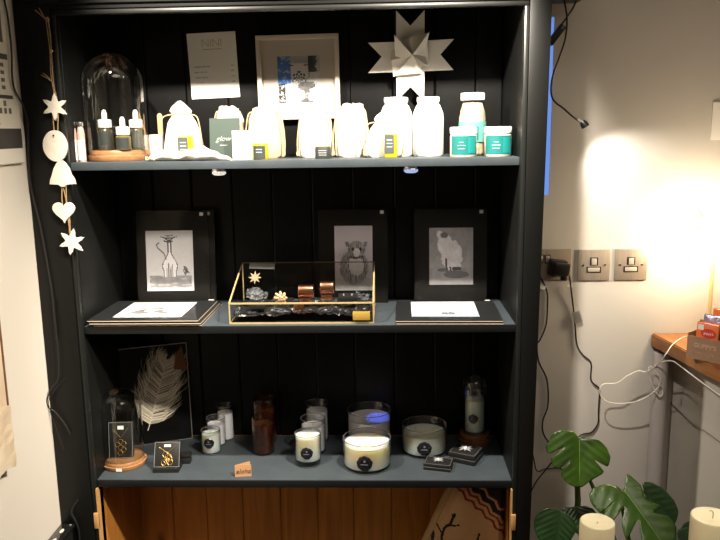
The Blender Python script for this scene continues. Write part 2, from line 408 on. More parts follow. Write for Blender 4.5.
# ------------------------------------------------------------------ puck lights under the top shelf
def puck(px, py, label, blue):
    p = at(px, py, .045); t = thing('puck_light', label, 'light', (p.x, p.y, z1-.0195), group='puck lights under the top shelf')
    MB().lathe([(0, 0), (.021, 0), (.021, -.006), (.019, -.008), (0, -.008)], n=24).build('housing', M_chrome, t)
    MB().lathe([(.0, -.008), (.016, -.008), (.0175, -.013), (.012, -.017), (0, -.018)], n=10).build('lens', mat('led_lens', (.45, .60, 1) if blue else (1, .93, .82), .15, emit=.7, bump=1, bscale=150), t, smooth=0)
    return t
puck(219, 172, 'small round chrome puck light under the top shelf, below the green card', 0)
puck(411, 170, 'small round puck light with a blue glow under the top shelf, below the white jars', 1)
t = thing('puck_light', 'small round puck light under the middle shelf throwing a blue beam on the rear candle', 'light', (.20, .10, z2-.0195))
MB().lathe([(0, 0), (.021, 0), (.021, -.006), (.019, -.008), (0, -.008)], n=24).build('housing', M_chrome, t)
light('puck_beam', 'SPOT', (.20, .10, z2-.04), 3.6, (.08, .16, 1), (.192, .222, z3+.06), spot_size=.27, spot_blend=.6, shadow_soft_size=.004)

# ------------------------------------------------------------------ ceramic garland
gt = thing('hanging_garland', 'white clay garland of stars, disc, bell and heart hung on the left stile', 'garland', tuple(at(47, 20, -.028)))
G0 = at(47, 20, -.028)
def gl(px, py, y=-.030): return at(px, py, y)-G0
b = MB()
b.tube([gl(35, 10), gl(42, 16), gl(46, 20)], .0012, 6); b.tube([gl(39, 8), gl(43, 15), gl(46, 20)], .0012, 6)
b.tube([gl(46, 20), gl(48, 35), gl(50, 52), gl(51, 75), gl(54, 92)], .0011, 6)
b.tube([gl(48, 19), gl(50.5, 38), gl(51.5, 55), gl(53, 78), gl(55, 92)], .0011, 6)
b.tube([gl(50, 50), gl(52, 51), gl(50.5, 53)], .0026, 6)
b.tube([gl(41, 75), gl(47, 78), gl(52, 82)], .001, 6); b.tube([gl(43, 73), gl(48, 77), gl(52, 82)], .001, 6)
b.tube([gl(54, 92), gl(53, 112), gl(54, 130)], .0013, 6); b.tube([gl(55.5, 92), gl(58, 112), gl(58, 133), gl(61, 152), gl(61, 163), gl(62, 180), gl(66, 200), gl(67, 210), gl(69, 225), gl(70, 238)], .0013, 6)
b.tube([gl(56, 133), gl(60, 152), gl(61, 163)], .0013, 6); b.tube([gl(59, 133), gl(63, 152), gl(62, 163)], .0013, 6)
b.tube([gl(62, 182), gl(62, 200), gl(64, 210)], .0013, 6); b.tube([gl(66, 182), gl(66.5, 200), gl(68, 210)], .0013, 6)
b.tube([gl(69, 212), gl(70, 225), gl(70.5, 240)], .0013, 6)
b.tube([gl(45.5, 19), gl(47.5, 18), gl(48, 21), gl(46, 21)], .0028, 6)
b.build('twine', M_jute, gt)
def at_off(px, py): v = gl(px, py, -.034); return v
SC = 1/(752.6/1.80)
def star_poly(r, ri, n=6, wob=.1, rot=PI/2):
    P = []
    for i in range(n*4):
        a = rot+2*PI*i/(n*4); k = i % 4
        rr = (r, r*.66, ri, r*.66)[k]; P.append((rr*math.cos(a), rr*math.sin(a)))
        # leaf-shaped arms: shoulders pushed towards the tip
    Q = []
    for i in range(n):
        a = rot+2*PI*i/n
        for da, rr in ((-.52, ri), (-.26, r*.60), (-.17, r*.78), (-.10, r*.80), (0, r), (.10, r*.80), (.17, r*.78), (.26, r*.60)):
            Q.append((rr*math.cos(a+da), rr*math.sin(a+da)))
    return Q
def clay(poly, px, py, name, rz=0, sc=1):
    M = Matrix.Translation(at_off(px, py)) @ Matrix.Rotation(rz, 4, 'Y')
    b = MB(); b.prism([(x*SC*sc, z*SC*sc) for x, z in poly], .005, M, .0008); return b.build(name, M_clay, gt, smooth=15)
clay(star_poly(13.2, 5.5, rot=PI/2), 54.5, 107, 'clay_star', .05)
clay([(12*math.cos(a*PI/16), 15*math.sin(a*PI/16)) for a in range(32)], 55, 146, 'clay_disc')
for hx, hy in ((53.5, 135.5),): MB().lathe([(0, 0), (.0022, 0), (.0022, .001), (0, .001)], n=12, M=Matrix.Translation(gl(hx, hy, -.0352)) @ Matrix.Rotation(PI/2, 4, 'X')).build('hole', M_ink, gt)
clay([(-13, -11), (-12, -6), (-9.5, -2), (-8, 4), (-4.5, 9.5), (-2, 12), (2, 12), (4.5, 9.5), (8, 4), (9.5, -2), (12, -6), (13, -11), (4, -11), (2, -13.5), (-2, -13.5), (-4, -11)], 61.5, 173, 'clay_bell')
heart = []
for i in range(40):
    t = 2*PI*i/40; heart.append((16*math.sin(t)**3*.7, (13*math.cos(t)-5*math.cos(2*t)-2*math.cos(3*t)-math.cos(4*t))*.7))
clay(heart, 63.5, 211, 'clay_heart')
clay(star_poly(13.5, 5.5), 71.5, 242, 'clay_star', .2)

# ------------------------------------------------------------------ generic small makers
def dome_profile(r, h, t=.0015):
    P = [(r, 0)]; P.append((r, h-r*.95))
    for i in range(1, 11):
        a = PI/2*i/10; P.append((r*math.cos(a), h-r*.95+r*.95*math.sin(a)))
    return P
def cloche(label, x, y, z, r, h, bh, bm, rb, name='glass_cloche', tagx=None):
    t = thing(name, label, 'cloche', (x, y, z))
    MB().lathe([(0, 0), (rb*.97, 0), (rb, .003), (rb, bh*.5), (rb*.93, bh*.55), (rb*.93, bh-.003), (rb*.9, bh), (0, bh)], n=56).build('wooden_base', bm, t)
    MB().lathe(dome_profile(r, h-bh-.001), (0, 0, bh+.0005), n=64).build('glass_dome', M_dome, t, rec=False)
    MB().lathe([(r-.001, 0), (r+.0012, 0), (r+.0012, .003), (r-.001, .003), (r-.001, 0)], (0, 0, bh+.0003), n=64).build('dome_rim', M_glass, t)
    return t
def patch(b, r, a0, a1, z0, z1_, n=12, t=.0003):
    g = [[b.bm.verts.new((r*math.sin(a0+(a1-a0)*i/n), -r*math.cos(a0+(a1-a0)*i/n), z)) for i in range(n+1)] for z in (z0, z1_)]
    for i in range(n): b.bm.faces.new((g[0][i], g[0][i+1], g[1][i+1], g[1][i]))
    return b
def bagmesh(w, h, d, top, seed, neck=.82, tail=True):
    rnd = random.Random(seed)
    ph = [rnd.random()*6 for _ in range(5)]
    def fn(a, z):
        k = clamp((z/h-.35)/.4)
        return 1+.035*math.sin(3*a+ph[0])*(1-k)+k*(.07*math.sin(9*a+ph[1]+z*8)+.05*math.sin(14*a+ph[2]))+.02*math.sin(5*a+z*60+ph[3])
    r = w/2
    if top == 'peak':
        prof = [(0, .001), (r*.86, 0), (r*1.0, h*.06), (r*.98, h*.22), (r*.86, h*.45), (r*.68, h*.64), (r*.48, h*.75), (r*.42, h*.79), (r*.50, h*.84), (r*.40, h*.90), (r*.20, h*.96), (r*.06, h*.995), (0, h)]
    else:
        prof = [(0, .001), (r*.88, 0), (r*1.0, h*.05), (r*1.0, h*.3), (r*.94, h*.55), (r*.86, h*.74), (r*.76, h*.85), (r*.64, h*.91), (r*.60, h*.94), (r*.60, h*.975), (r*.46, h*.995), (r*.22, h*.985), (0, h*.97)]
    b = MB(); b.lathe(prof, n=60, sx=1, sy=d/w, fn=fn)
    for v in b.bm.verts:
        if v.co.z > h*.8: a = math.atan2(v.co.y, v.co.x); v.co.z += h*.022*math.sin(5*a+ph[4])*clamp((v.co.z/h-.8)/.15); v.co.x += w*.03*math.sin(ph[0]*3)*clamp((v.co.z/h-.6)/.4)
    return b
def bag(label, pxl, pxr, pyt, Y, top='flat', m=None, seed=1, d=.055, strings=True, rz=0):
    xl = at(pxl, 150, Y).x; xr = at(pxr, 150, Y).x; h = at((pxl+pxr)/2, pyt, Y).z-z1; w = xr-xl
    t = thing('drawstring_bag', label, 'bag', ((xl+xr)/2, Y, z1), (0, 0, rz), group='muslin drawstring bags on the top shelf')
    bagmesh(w, h, d, top, seed).build('bag_body', m or M_muslin, t, smooth=60)
    if strings:
        zn = h*(.78 if top == 'peak' else .915); rn = w/2*(.45 if top == 'peak' else .55); k = d/w
        b = MB(); b.tube([(rn*math.cos(a*PI/8), rn*k*math.sin(a*PI/8), zn) for a in range(16)], .0018, 6, sub=2, closed=True)
        for s in (-1, 1):
            b.tube([(s*rn, -.004, zn), (s*w*.40, -d*.30, zn-h*.04), (s*w*.47, -d*.38, h*.6), (s*w*.515, -d*.40, h*.3), (s*w*.50, -d*.46, .012)], .0016, 6)
            b.tube([(s*w*.50, -d*.46, .016), (s*w*.51, -d*.47, .010), (s*w*.49, -d*.47, .006)], .0035, 6)
        b.build('drawstring', M_cord, t)
    return t
def jar(name, label, cat, pxl, pxr, pyt, Y, body_m, lid_m, lab_m, lid_h=.014, lab=(.15, .85), group=None, text_=None, lid_r=1.0, shoulder=False, liq=None):
    xl = at(pxl, 150, Y).x; xr = at(pxr, 150, Y).x; h = at((pxl+pxr)/2, pyt, Y).z-z1; r = (xr-xl)/2
    t = thing(name, label, cat, ((xl+xr)/2, Y, z1), group=group); bh = h-lid_h
    if shoulder: prof = [(0, 0), (r*.92, 0), (r, .005), (r, bh*.70), (r*.96, bh*.80), (r*.78, bh*.93), (r*.68, bh*.96), (r*.68, bh), (0, bh)]
    else: prof = [(0, 0), (r*.95, 0), (r, .003), (r, bh-.004), (r*.93, bh), (0, bh)]
    MB().lathe(prof, n=40).build('jar_body', body_m, t)
    if lid_m: rl = r*lid_r; MB().lathe([(0, bh), (rl, bh), (rl*1.02, bh+.002), (rl*1.02, h-.002), (rl*.97, h), (0, h)], n=40).build('lid', lid_m, t)
    if lab_m:
        b = MB(); patch(b, r+.0006, -1.15, 1.15, bh*lab[0], bh*lab[1], 18); b.build('label_band', lab_m, t)
    return t, r, h, bh
# ------------------------------------------------------------------ TOP SHELF
def salt_bottle(px0, px1, py, Y, label):
    t, r, h, bh = jar('salt_bottle', label, 'bottle', px0, px1, py, Y, M_pink, M_silver, M_whitecard, .010, (.05, .62), 'small bottles by the left stile', lid_r=.8, shoulder=True)
    return t
salt_bottle(70.5, 77.8, 122, .04, 'small silver-capped bottle, left one of the pair beside the big glass cloche')
salt_bottle(78.4, 85.8, 122, .04, 'small silver-capped bottle, right one of the pair, nearest the big glass cloche')
cx = at(117.5, 150, .10).x; hD = at(117, 52, .10).z-z1
rD = (at(148.5, 120, .10).x-at(86.5, 120, .10).x)/2
cloche('tall glass cloche on a pale wooden base with three dropper bottles inside', cx, .10, z1, rD*.97, hD, .026, M_basewood, rD*.93)
def dropper(px, pytop, Y, label, m, w=15.5):
    zb = z1+.0265; p = at(px, 140, Y); h = at(px, pytop, Y).z-zb; r = w/2*SC
    t = thing('dropper_bottle', label, 'bottle', (p.x, Y, zb), group='dropper bottles inside the large cloche')
    bb = h-.042
    MB().lathe([(0, 0), (r*.92, 0), (r, .003), (r, bb*.86), (r*.7, bb), (0, bb)], n=28).build('bottle_glass', m, t)
    MB().lathe([(0, bb), (r*.88, bb), (r*.9, bb+.018), (r*.6, bb+.0195), (0, bb+.0195)], n=28).build('collar', M_white, t)
    MB().lathe([(0, bb+.019), (r*.36, bb+.019), (r*.34, bb+.035), (r*.22, bb+.042), (0, bb+.043)], n=16).build('rubber_bulb', M_white, t)
    b = MB(); patch(b, r+.0004, -1, 1, bb*.12, bb*.78, 12); b.build('label_band', M_darklab, t)
    text('MEMO', .005, M_whiteink, t, (0, -r-.0012, bb*.6)) if False else None
    return t
dropper(106, 110, .085, 'dark dropper bottle with white bulb, leftmost inside the large cloche', M_oil)
dropper(137, 110, .095, 'dark dropper bottle with white bulb, rightmost inside the large cloche', M_oil)
dropper(123.5, 117, .055, 'golden dropper bottle with white bulb, front middle inside the large cloche', M_oil2)
# pot of spatulas and paper cone
xp = at(159, 150, .13).x
t = thing('white_pot', 'short white pot beside the large cloche, holding a wooden spatula', 'pot', (xp-.005, .13, z1))
MB().lathe([(0, 0), (.016, 0), (.017, .002), (.018, .062), (.016, .062), (.015, .004), (0, .004)], n=32).build('pot_body', M_white, t)
b = MB(); hs = at(163, 113, .13).z-z1
b.prism([(-.006, .006), (.006, .006), (.0065, hs-.006), (.004, hs-.0015), (0, hs), (-.004, hs-.0015), (-.0065, hs-.006)], .0018, None, .0004)
tag(b.build('wooden_spatula', M_tan, loc=(xp+.006, .132, z1)), 'round-ended wooden spatula standing in the white pot', 'spatula')
b = MB(); p = at(146.5, 150, .235); hs = at(143, 112, .235).z-z1
b.prism([(-.022, 0), (.026, 0), (.022, .012), (-.006, hs*.78), (-.014, hs)], .003, None, .0005)
tag(b.build('tan_card', M_tan, loc=(p.x, .235, z1)), 'pointed tan card standing behind the large cloche', 'card')
# bags
bag('white drawstring bag with a pointed top, leftmost of the upright bags', 163.5, 204, 101.5, .115, 'peak', seed=3, d=.06)
bag('white drawstring bag mostly hidden behind the sage green card', 216, 246, 106.5, .17, 'flat', seed=5, d=.05)
bag('cream drawstring bag with dangling cords, right of the green card', 247.5, 285, 107.5, .12, 'flat', M_muslin2, seed=8, d=.055)
bag('white drawstring bag below the framed picture, knotted cord at its left foot', 299, 333.5, 108.5, .12, 'flat', seed=11)
bag('white drawstring bag with ruffled top, between framed picture and paper star', 334.5, 369, 104, .125, 'flat', seed=14)
bag('plump white drawstring bag in front of the left white jar below the star', 365, 403, 112, .075, 'peak', seed=17, d=.05)
# lying bag
b = MB(); xa = at(149, 158, .03).x; xb = at(233, 158, .03).x; n = 40
def lay(u, v):
    X = (u-.5)*(xb-xa); prof = (.016+.014*math.exp(-((u-.12)/.13)**2)+.016*math.exp(-((u-.62)/.22)**2))*max(0, math.sin(PI*clamp(u*1.02, .0, 1)))**.35
    a = v*2*PI; wob = 1+.12*math.sin(u*23+3*a)+.08*math.sin(u*41)
    return (X, .024*math.cos(a)*(.5+.5*math.sin(PI*clamp(u, .02, .98)))*wob, max(0, prof*(.5+.5*math.sin(a))*wob))
b.sheet(0, 1, 0, 1, 46, 24, lay); bmesh.ops.remove_doubles(b.bm, verts=b.bm.verts, dist=.0002)
t = thing('muslin_pouch', 'white muslin pouch lying flat along the shelf edge in front of the pointed bag', 'bag', ((xa+xb)/2, .024, z1))
b.build('pouch_body', M_muslin, t, smooth=60)
b = MB(); b.tube([(-.095, -.005, .006), (-.103, -.012, .010), (-.100, -.018, .004), (-.088, -.020, .007), (-.080, -.022, .003)], .002, 6); b.build('drawstring', M_cord, t)
# candle-like oil pots with grey labels
def oilpot(pxl, pxr, pyt, Y, m, lm, label, flat=False, lab=(.2, .95), name='oil_bottle', lh=0):
    xl = at(pxl, 150, Y).x; xr = at(pxr, 150, Y).x; h = at((pxl+pxr)/2, pyt, Y).z-z1; w = xr-xl
    t = thing(name, label, 'bottle', ((xl+xr)/2, Y, z1))
    MB().box(-w/2, w/2, -w/2*.8, w/2*.8, 0, h, .003).build('bottle_body', m, t)
    MB().box(-w/2*.98, w*.22, -w/2*.8-.0008, -w/2*.8, h*lab[0], h*lab[1]).build('label_sheet', lm, t)
    text('yellow', .001, M_whiteink, t, (0, 0, 0)) if False else None
    for i in range(3): MB().box(-w*.33, w*.10, -w/2*.8-.0011, -w/2*.8-.0008, h*(.45+.14*i), h*(.47+.14*i)).build('label_line', M_whiteink, t)
    return t
oilpot(179.5, 193.5, 136, .028+.008, M_yellow, M_greylab, 'yellow bottle with grey-green label in front of the pointed drawstring bag')
oilpot(384.5, 397.5, 133.5, .035, M_yellow, M_greylab, 'yellow bottle with pale grey label in front of the white jars')
t, r, h, bh = jar('small_candle_jar', 'small dark-labelled jar of yellow oil in front of the cream drawstring bag', 'jar', 252, 268.5, 143.5, .045, M_yellow, None, None, .0)
b = MB(); patch(b, r+.0008, -.75, .75, .002, h*.86, 14); b.build('label_band', M_darklab, t)
for i in range(2): 
    b = MB(); patch(b, r+.0012, -.35, .35, h*(.45+.18*i), h*(.48+.18*i), 8); b.build('label_line', M_whiteink, t)
t, r, h, bh = jar('small_candle_jar', 'small squat dark grey jar in front of the drawstring bag below the framed picture', 'jar', 315, 331, 146.5, .045, M_darklab, None, None, 0)
for i in range(3):
    b = MB(); patch(b, r+.0008, -.5, .5, h*(.30+.18*i), h*(.33+.18*i), 8); b.build('label_line', M_whiteink, t)
MB().lathe([(0, h), (r*.95, h), (r*.95, h+.0015), (0, h+.0015)], n=32).build('lid', M_yellow, t)
# cards
def card(pl_, pr_, pyt, Y, m, name, label, lean=.12, rz=0, th=.0012):
    xl = at(pl_, 150, Y).x; xr = at(pr_, 150, Y).x; h = (at((pl_+pr_)/2, pyt, Y).z-z1)/math.cos(lean)
    t = thing(name, label, 'card', ((xl+xr)/2, Y, z1), (-lean, 0, rz))
    MB().box(-(xr-xl)/2, (xr-xl)/2, 0, th, 0, h).build('card_sheet', m, t); return t, xr-xl, h
t, w, h = card(209.5, 240, 118, .075, M_green, 'green_card', 'sage green card with white script, propped against a drawstring bag', .1, -.05)
text('glow', .019, M_whiteink, t, (-.004, -.0006, h*.5), shear=.4, name='script_lettering', off=-.0004); MB().box(-.012, .006, -.0006, 0, h*.34, h*.35).build('underline', M_whiteink, t)
card(232.5, 254, 130.5, .055, M_whitecard, 'white_card', 'small plain white card standing in front of the cream bag', .05)
# jars
M_clearjar = M_cream
def bigjar(pxl, pxr, pyt, Y, label):
    t, r, h, bh = jar('white_jar', label, 'jar', pxl, pxr, pyt, Y, M_cream, M_white, None, .012, group='tall white jars below the star', lid_r=.72, shoulder=True); return t
bigjar(380, 412.5, 97.5, .135, 'tall white jar with white lid, left of the pair below the paper star')
bigjar(412.8, 443.5, 97, .125, 'tall white jar with white lid, right of the pair below the paper star')
# glass jar with cloth
Y = .13; xl = at(458.5, 150, Y).x; xr = at(485.5, 150, Y).x; h = at(472, 93, Y).z-z1; r = (xr-xl)/2
t = thing('glass_jar', 'tall glass jar with white lid, beige crystals inside and teal label, behind two teal jars', 'jar', ((xl+xr)/2, Y, z1))
MB().lathe([(0, 0), (r*.92, 0), (r, .005), (r, h*.62), (r*.95, h*.72), (r*.80, h*.84), (r*.76, h*.88), (r*.76, h*.90)], n=40).build('jar_glass', M_glass, t, rec=False)
MB().lathe([(0, .003), (r*.86, .003), (r*.93, .008), (r*.93, h*.60), (r*.87, h*.72), (r*.70, h*.84), (0, h*.86)], n=60, fn=lambda a, z: 1+.03*math.sin(6*a+z*90)+.03*math.sin(13*a-z*150)).build('contents', mat('beige_bath_salts', (.70, .56, .38), .8, noise=.45, nscale=45, bump=.8, bscale=90), t)
MB().lathe([(0, h*.885), (r*.86, h*.885), (r*.88, h*.89), (r*.88, h-.002), (r*.84, h), (0, h)], n=40).build('lid', M_white, t)
b = MB(); patch(b, r+.0006, -1.5, 1.5, h*.22, h*.55, 22); b.build('label_band', M_teal2, t)
b = MB(); patch(b, r+.0011, -.9, .35, h*.25, h*.47, 16); b.build('label_panel', M_teal, t)
def tealjar(pxl, pxr, pyt, Y, label):
    t, r, h, bh = jar('teal_jar', label, 'jar', pxl, pxr, pyt, Y, mat('pale_balm', (.72, .62, .46), .5), M_white, M_teal, .016, (.10, .92), 'squat jars with teal labels', lid_r=1.0)
    b = MB(); patch(b, r+.001, .25, 1.0, bh*.16, bh*.86, 10); b.build('label_stripe', mat('teal_pattern', (.01, .22, .21), .5), t)
    for i, w in enumerate((.5, .6, .35)):
        b = MB(); patch(b, r+.0014, -.25-w/2, -.25+w/2, bh*(.35+.14*i), bh*(.37+.14*i), 8); b.build('label_line', M_whiteink, t)
    return t
tealjar(450, 476.5, 127, .055, 'squat white-lidded jar with teal label, left one standing in front of the tall glass jar')
tealjar(484, 511, 126.5, .06, 'squat white-lidded jar with teal label, right one nearest the right side of the bookcase')
# price sheet
p0 = at(216, 98, D-.003); hw = (at(238.5, 97, D).x-at(190.5, 98, D).x)/2; hh = at(212, 32.5, D).z-p0.z
t = thing('price_sheet', 'white paper price list pinned high on the dark back boards', 'paper', (p0.x, D-.002, p0.z), (0, -.035, 0))
MB().box(-hw, hw, -.0006, 0, 0, hh).build('paper', M_whitecard, t)
text('NINI', .030, mat('grey_print', (.42, .37, .33), .7), t, (.0, -.0008, hh*.84), off=-.0007, space=.9); MB().box(-.024, .026, -.0012, -.0006, hh*.745, hh*.75).build('rule_line', M_ink, t)
for i, w_ in enumerate((.034, .022, .024, .022, .028, .036)):
    z = hh*(.49-.082*i); x0 = -hw*.82+.003*i*.4
    text(['himalayan bath soaks', 'sleep room mist', 'natural soap bar', 'soy candle', 'organic face oil', 'small gift bag candle'][i], .0052, M_ink, t, (x0, -.0008, z), align='LEFT'); text(['£24', '£16', '£18', '£25', '£19', '£9'][i], .0052, M_ink, t, (hw*.78, -.0008, z))
# framed picture
Y = D-.026; pA = at(255.5, 35, Y); pB = at(338.5, 33.5, Y); pC = at(341, 118, Y); pD = at(259.5, 120.5, Y)
wF = ((pB-pA).length+(pC-pD).length)/2; hF = (pA.z+pB.z)/2-(pC.z+pD.z)/2
t = thing('framed_picture', 'white framed small picture with blue sky corner, hung behind the drawstring bags', 'picture', ((pC.x+pD.x)/2-.001, D-.002, (pC.z+pD.z)/2), (0, -.012, 0))
b = MB(); fw = .012
for x0, x1, za, zb in ((-wF/2, wF/2, 0, fw), (-wF/2, wF/2, hF-fw, hF), (-wF/2, -wF/2+fw, fw, hF-fw), (wF/2-fw, wF/2, fw, hF-fw)): b.box(x0, x1, -.024, 0, za, zb, .0015)
b.build('frame', mat('white_frame_paint', (.62, .56, .48), .5), t)
MB().box(-wF/2+fw, wF/2-fw, -.012, -.003, fw, hF-fw).build('mat_board', mat('ivory_mat', (.52, .47, .42), .8), t)
def art_frame(u, v):
    v = 1-v
    n = fbm(u*22, v*22)
    c = g3(.33+.2*n)
    if u < .31 and v < .60: c = (.05+.3*(n > .62), .17+.25*(n > .62), .55)
    elif v < .15: c = g3(.40)
    d = math.hypot((u-.50)*1.0, (v-.50)*.95)
    if .31 < u < .72 and .15 < v < .45: c = (.62, .58, .56)
    if d < .17 and v < .55: c = g3(.60) if (math.sin(math.atan2(v-.5, u-.5)*7)*math.sin(d*70) > 0) else g3(.06)
    if u > .72 and v < .48+.1*n and u < .90+.2*(n-.5): c = g3(.03+.05*n)
    if u > .72 and v > .35 and .85-u < .25*(n): c = g3(.45+.15*n)
    if u < .16 and v > .58: c = g3(.03 if n < .55 else .4)
    if v > .55 and abs(u-.66+.25*(n-.5)) < .12+.10*math.sin(v*13): c = g3(.05+.12*n)
    if pl(u, v, ((.22, .17), (.36, .20))) < .012 or pl(u, v, ((.62, .2), (.80, .17))) < .012: c = (.1, .07, .06)
    return c
ax0 = at(277.5, 56, Y); ax1 = at(321.5, 102, Y); aw = ax1.x-ax0.x; ah = ax0.z-ax1.z
picture('photograph', aw, ah, 72, 72, art_frame, M_printg, t, ((ax0.x+ax1.x)/2-((pC.x+pD.x)/2), -.0125, ax1.z-(pC.z+pD.z)/2))
MB().box(-wF/2+fw, wF/2-fw, -.0165, -.016, fw, hF-fw).build('picture_glass', glass('picture_glass', (.98, .98, .98), gl=.5), t)
# paper star
Y = D-.05; c0 = at(411, 56, Y); k = 1/(F/(2.03))
t = thing('paper_star', 'large folded white paper star hanging on the dark boards above the jars', 'star', (c0.x, Y, c0.z))
def P(px, py, dy=0): return ((px-411)*k, dy, (56-py)*k)
b = MB()
def strip(pts, dy):
    vs = [b.bm.verts.new(P(x, y, dy+(.0))) for x, y in pts]; b.bm.faces.new(vs)
def quad_arm(pts, dy=0, th=.0012):
    v1 = [P(x, y, dy) for x, y in pts]; v2 = [P(x, y, dy+th) for x, y in pts]
    a = [b.bm.verts.new(v) for v in v1]; c = [b.bm.verts.new(v) for v in v2]
    b.bm.faces.new(a); b.bm.faces.new(c[::-1]); n = len(a)
    for i in range(n): b.bm.faces.new((a[i], c[i], c[(i+1) % n], a[(i+1) % n]))
quad_arm([(397, 14), (397, 56), (424, 56), (424, 14), (410.5, 28)], .004); quad_arm([(397, 56), (397, 97.5), (410.5, 84.5), (423.5, 97.5), (424, 56)], .004)
quad_arm([(370, 43), (383, 56), (370, 71), (411, 70.5), (411, 42.5)], .0015); quad_arm([(452, 41), (439, 55), (451.5, 69.5), (411, 70.5), (411, 42.5)], .0015)
b.build('star_point', M_frost, t, smooth=0)
b = MB()
def cone(base, tip, h):
    B = [P(x, y, 0) for x, y in base]; T = P(*tip, -h)
    for i in range(len(B)): b.tri(B[i], B[(i+1) % len(B)], T)
def flap(a, m_, c, tip, h1, h2):
    b.tri(P(*a, 0), P(*m_, -h1), P(*tip, -h2)); b.tri(P(*m_, -h1), P(*c, 0), P(*tip, -h2))
cc = (412, 56)
flap((395, 37), (397, 44), (394, 70), cc, .012, .020)
flap((397, 44), (412, 38), (428, 35), cc, .012, .024)
flap((428, 35), (426, 46), (428, 62), cc, .014, .022)
flap((428, 62), (418, 68), (394, 75), cc, .016, .022)
flap((394, 75), (392, 60), (394, 50), cc, .012, .018)
b.tri(P(395, 37, -.02), P(412, 56, -.028), P(396, 62, -.006)); b.tri(P(428, 35, -.03), P(412, 56, -.026), P(424, 52, -.008)); b.tri(P(395, 74, -.012), P(412, 56, -.026), P(422, 72, -.008)); b.tri(P(427, 67, -.022), P(412, 56, -.026), P(424, 56, -.006))
b.build('star_centre', M_frost, t, smooth=0, solid=.0006, rec=False)

# ------------------------------------------------------------------ MIDDLE SHELF
def art_bottlecat(u, v):
    v = 1-v; n = fbm(u*14, v*20); c = g3(.36+.05*n)
    if .74 < v < .96 and .06 < u < .95: c = g3(.12+.13*n+.1*(vnoise(u*5, v*40) > .6))
    hw_ = .032+.125*math.sin(PI*clamp((v-.36)/.46))**1.6 if v > .36 else .032
    if v > .64: hw_ = max(hw_, .13)
    body = (abs(u-.50)/hw_)**2 if .16 < v < .77 else 9
    neck = False
    if body < 1 or neck: c = g3(.50)
    if body < 1 and v > .58+.05*math.sin(u*90) and math.sin(u*150) > .1 and abs(u-.50) < .075: c = g3(.12)
    if abs(abs(u-.50)-hw_) < .010 and .18 < v < .77: c = g3(.05)
    if pl(u, v, ((.42, .47), (.38, .38), (.27, .30), (.22, .24), (.27, .20))) < .013: c = g3(.10)
    if pl(u, v, ((.40, .12), (.46, .155), (.54, .155), (.60, .11))) < .011 or pl(u, v, ((.32, .10), (.42, .12), (.56, .12), (.66, .10))) < .008 or pl(u, v, ((.39, .17), (.45, .185), (.56, .18))) < .013 or pl(u, v, ((.41, .08), (.47, .09), (.57, .08))) < .008: c = g3(.05)
    if math.hypot(u-.82, (v-.66)*.8) < .055: c = g3(.10 if u > .80 else .5)
    if pl(u, v, ((.80, .60), (.78, .68), (.83, .74))) < .009 or pl(u, v, ((.84, .66), (.9, .70))) < .012: c = g3(.04)
    return c
def art_cat(u, v):
    v = 1-v; n = fbm(u*26, v*14); c = (.40, .38, .42)
    if v > .80: c = g3(.34)
    body = ((u-.50)/.38)**2+((v-.64)/.27)**2; head = ((u-.58)/.23)**2+((v-.36)/.13)**2
    f_ = vnoise(u*60, v*16)
    if body < 1+.35*(f_-.5): c = g3(.05+.28*f_)
    if ((u-.56)/.21)**2+((v-.60)/.17)**2 < 1+.5*(f_-.5): c = g3(.42+.08*f_)
    if head < 1+.2*(f_-.5): c = g3(.06+.26*f_)
    if ((u-.58)/.09)**2+((v-.41)/.07)**2 < 1: c = g3(.48)
    if v < .32 and v > .24 and (abs(u-.36-(.32-v)*-.6) < .05 or abs(u-.80-(.32-v)*.3) < .045): c = g3(.14)
    if math.hypot(u-.48, (v-.36)*1.3) < .035 or math.hypot(u-.68, (v-.36)*1.3) < .035: c = g3(.02)
    if pl(u, v, ((.40, .48), (.55, .50), (.74, .47))) < .014: c = g3(.06)
    return c
def art_bear(u, v):
    v = 1-v; n = fbm(u*9, v*9); c = g3(.15+.10*n)
    if v > .70: c = g3(.13+.1*n)
    b1 = ((u-.52)/.24)**2+((v-.50)/.27)**2; h1 = ((u-.36)/.17)**2+((v-.30)/.19)**2; e = ((u-.24)/.07)**2+((v-.12)/.07)**2
    f_ = .5*(fbm(u*24, v*24)-.5)
    if b1 < 1+f_*1.4 or h1 < 1+f_ or e < 1: c = g3(.34+.20*n)
    if ((u-.34)/.09)**2+((v-.13)/.05)**2 < 1: c = g3(.12)
    if seg(u, v, .38, .55, .40, .75) < .022 or seg(u, v, .55, .72, .70, .72) < .03 or seg(u, v, .48, .70, .5, .78) < .02: c = g3(.05)
    if ((u-.3)/.12)**2+((v-.74)/.03)**2 < 1 or ((u-.62)/.28)**2+((v-.82)/.07)**2 < 1+.6*(n-.5): c = g3(.09)
    return c
def lit(f, k=1.75): return lambda u, v: tuple(clamp(c*k*q) for c, q in zip(f(u, v), (1.0, .98, 1.03)))
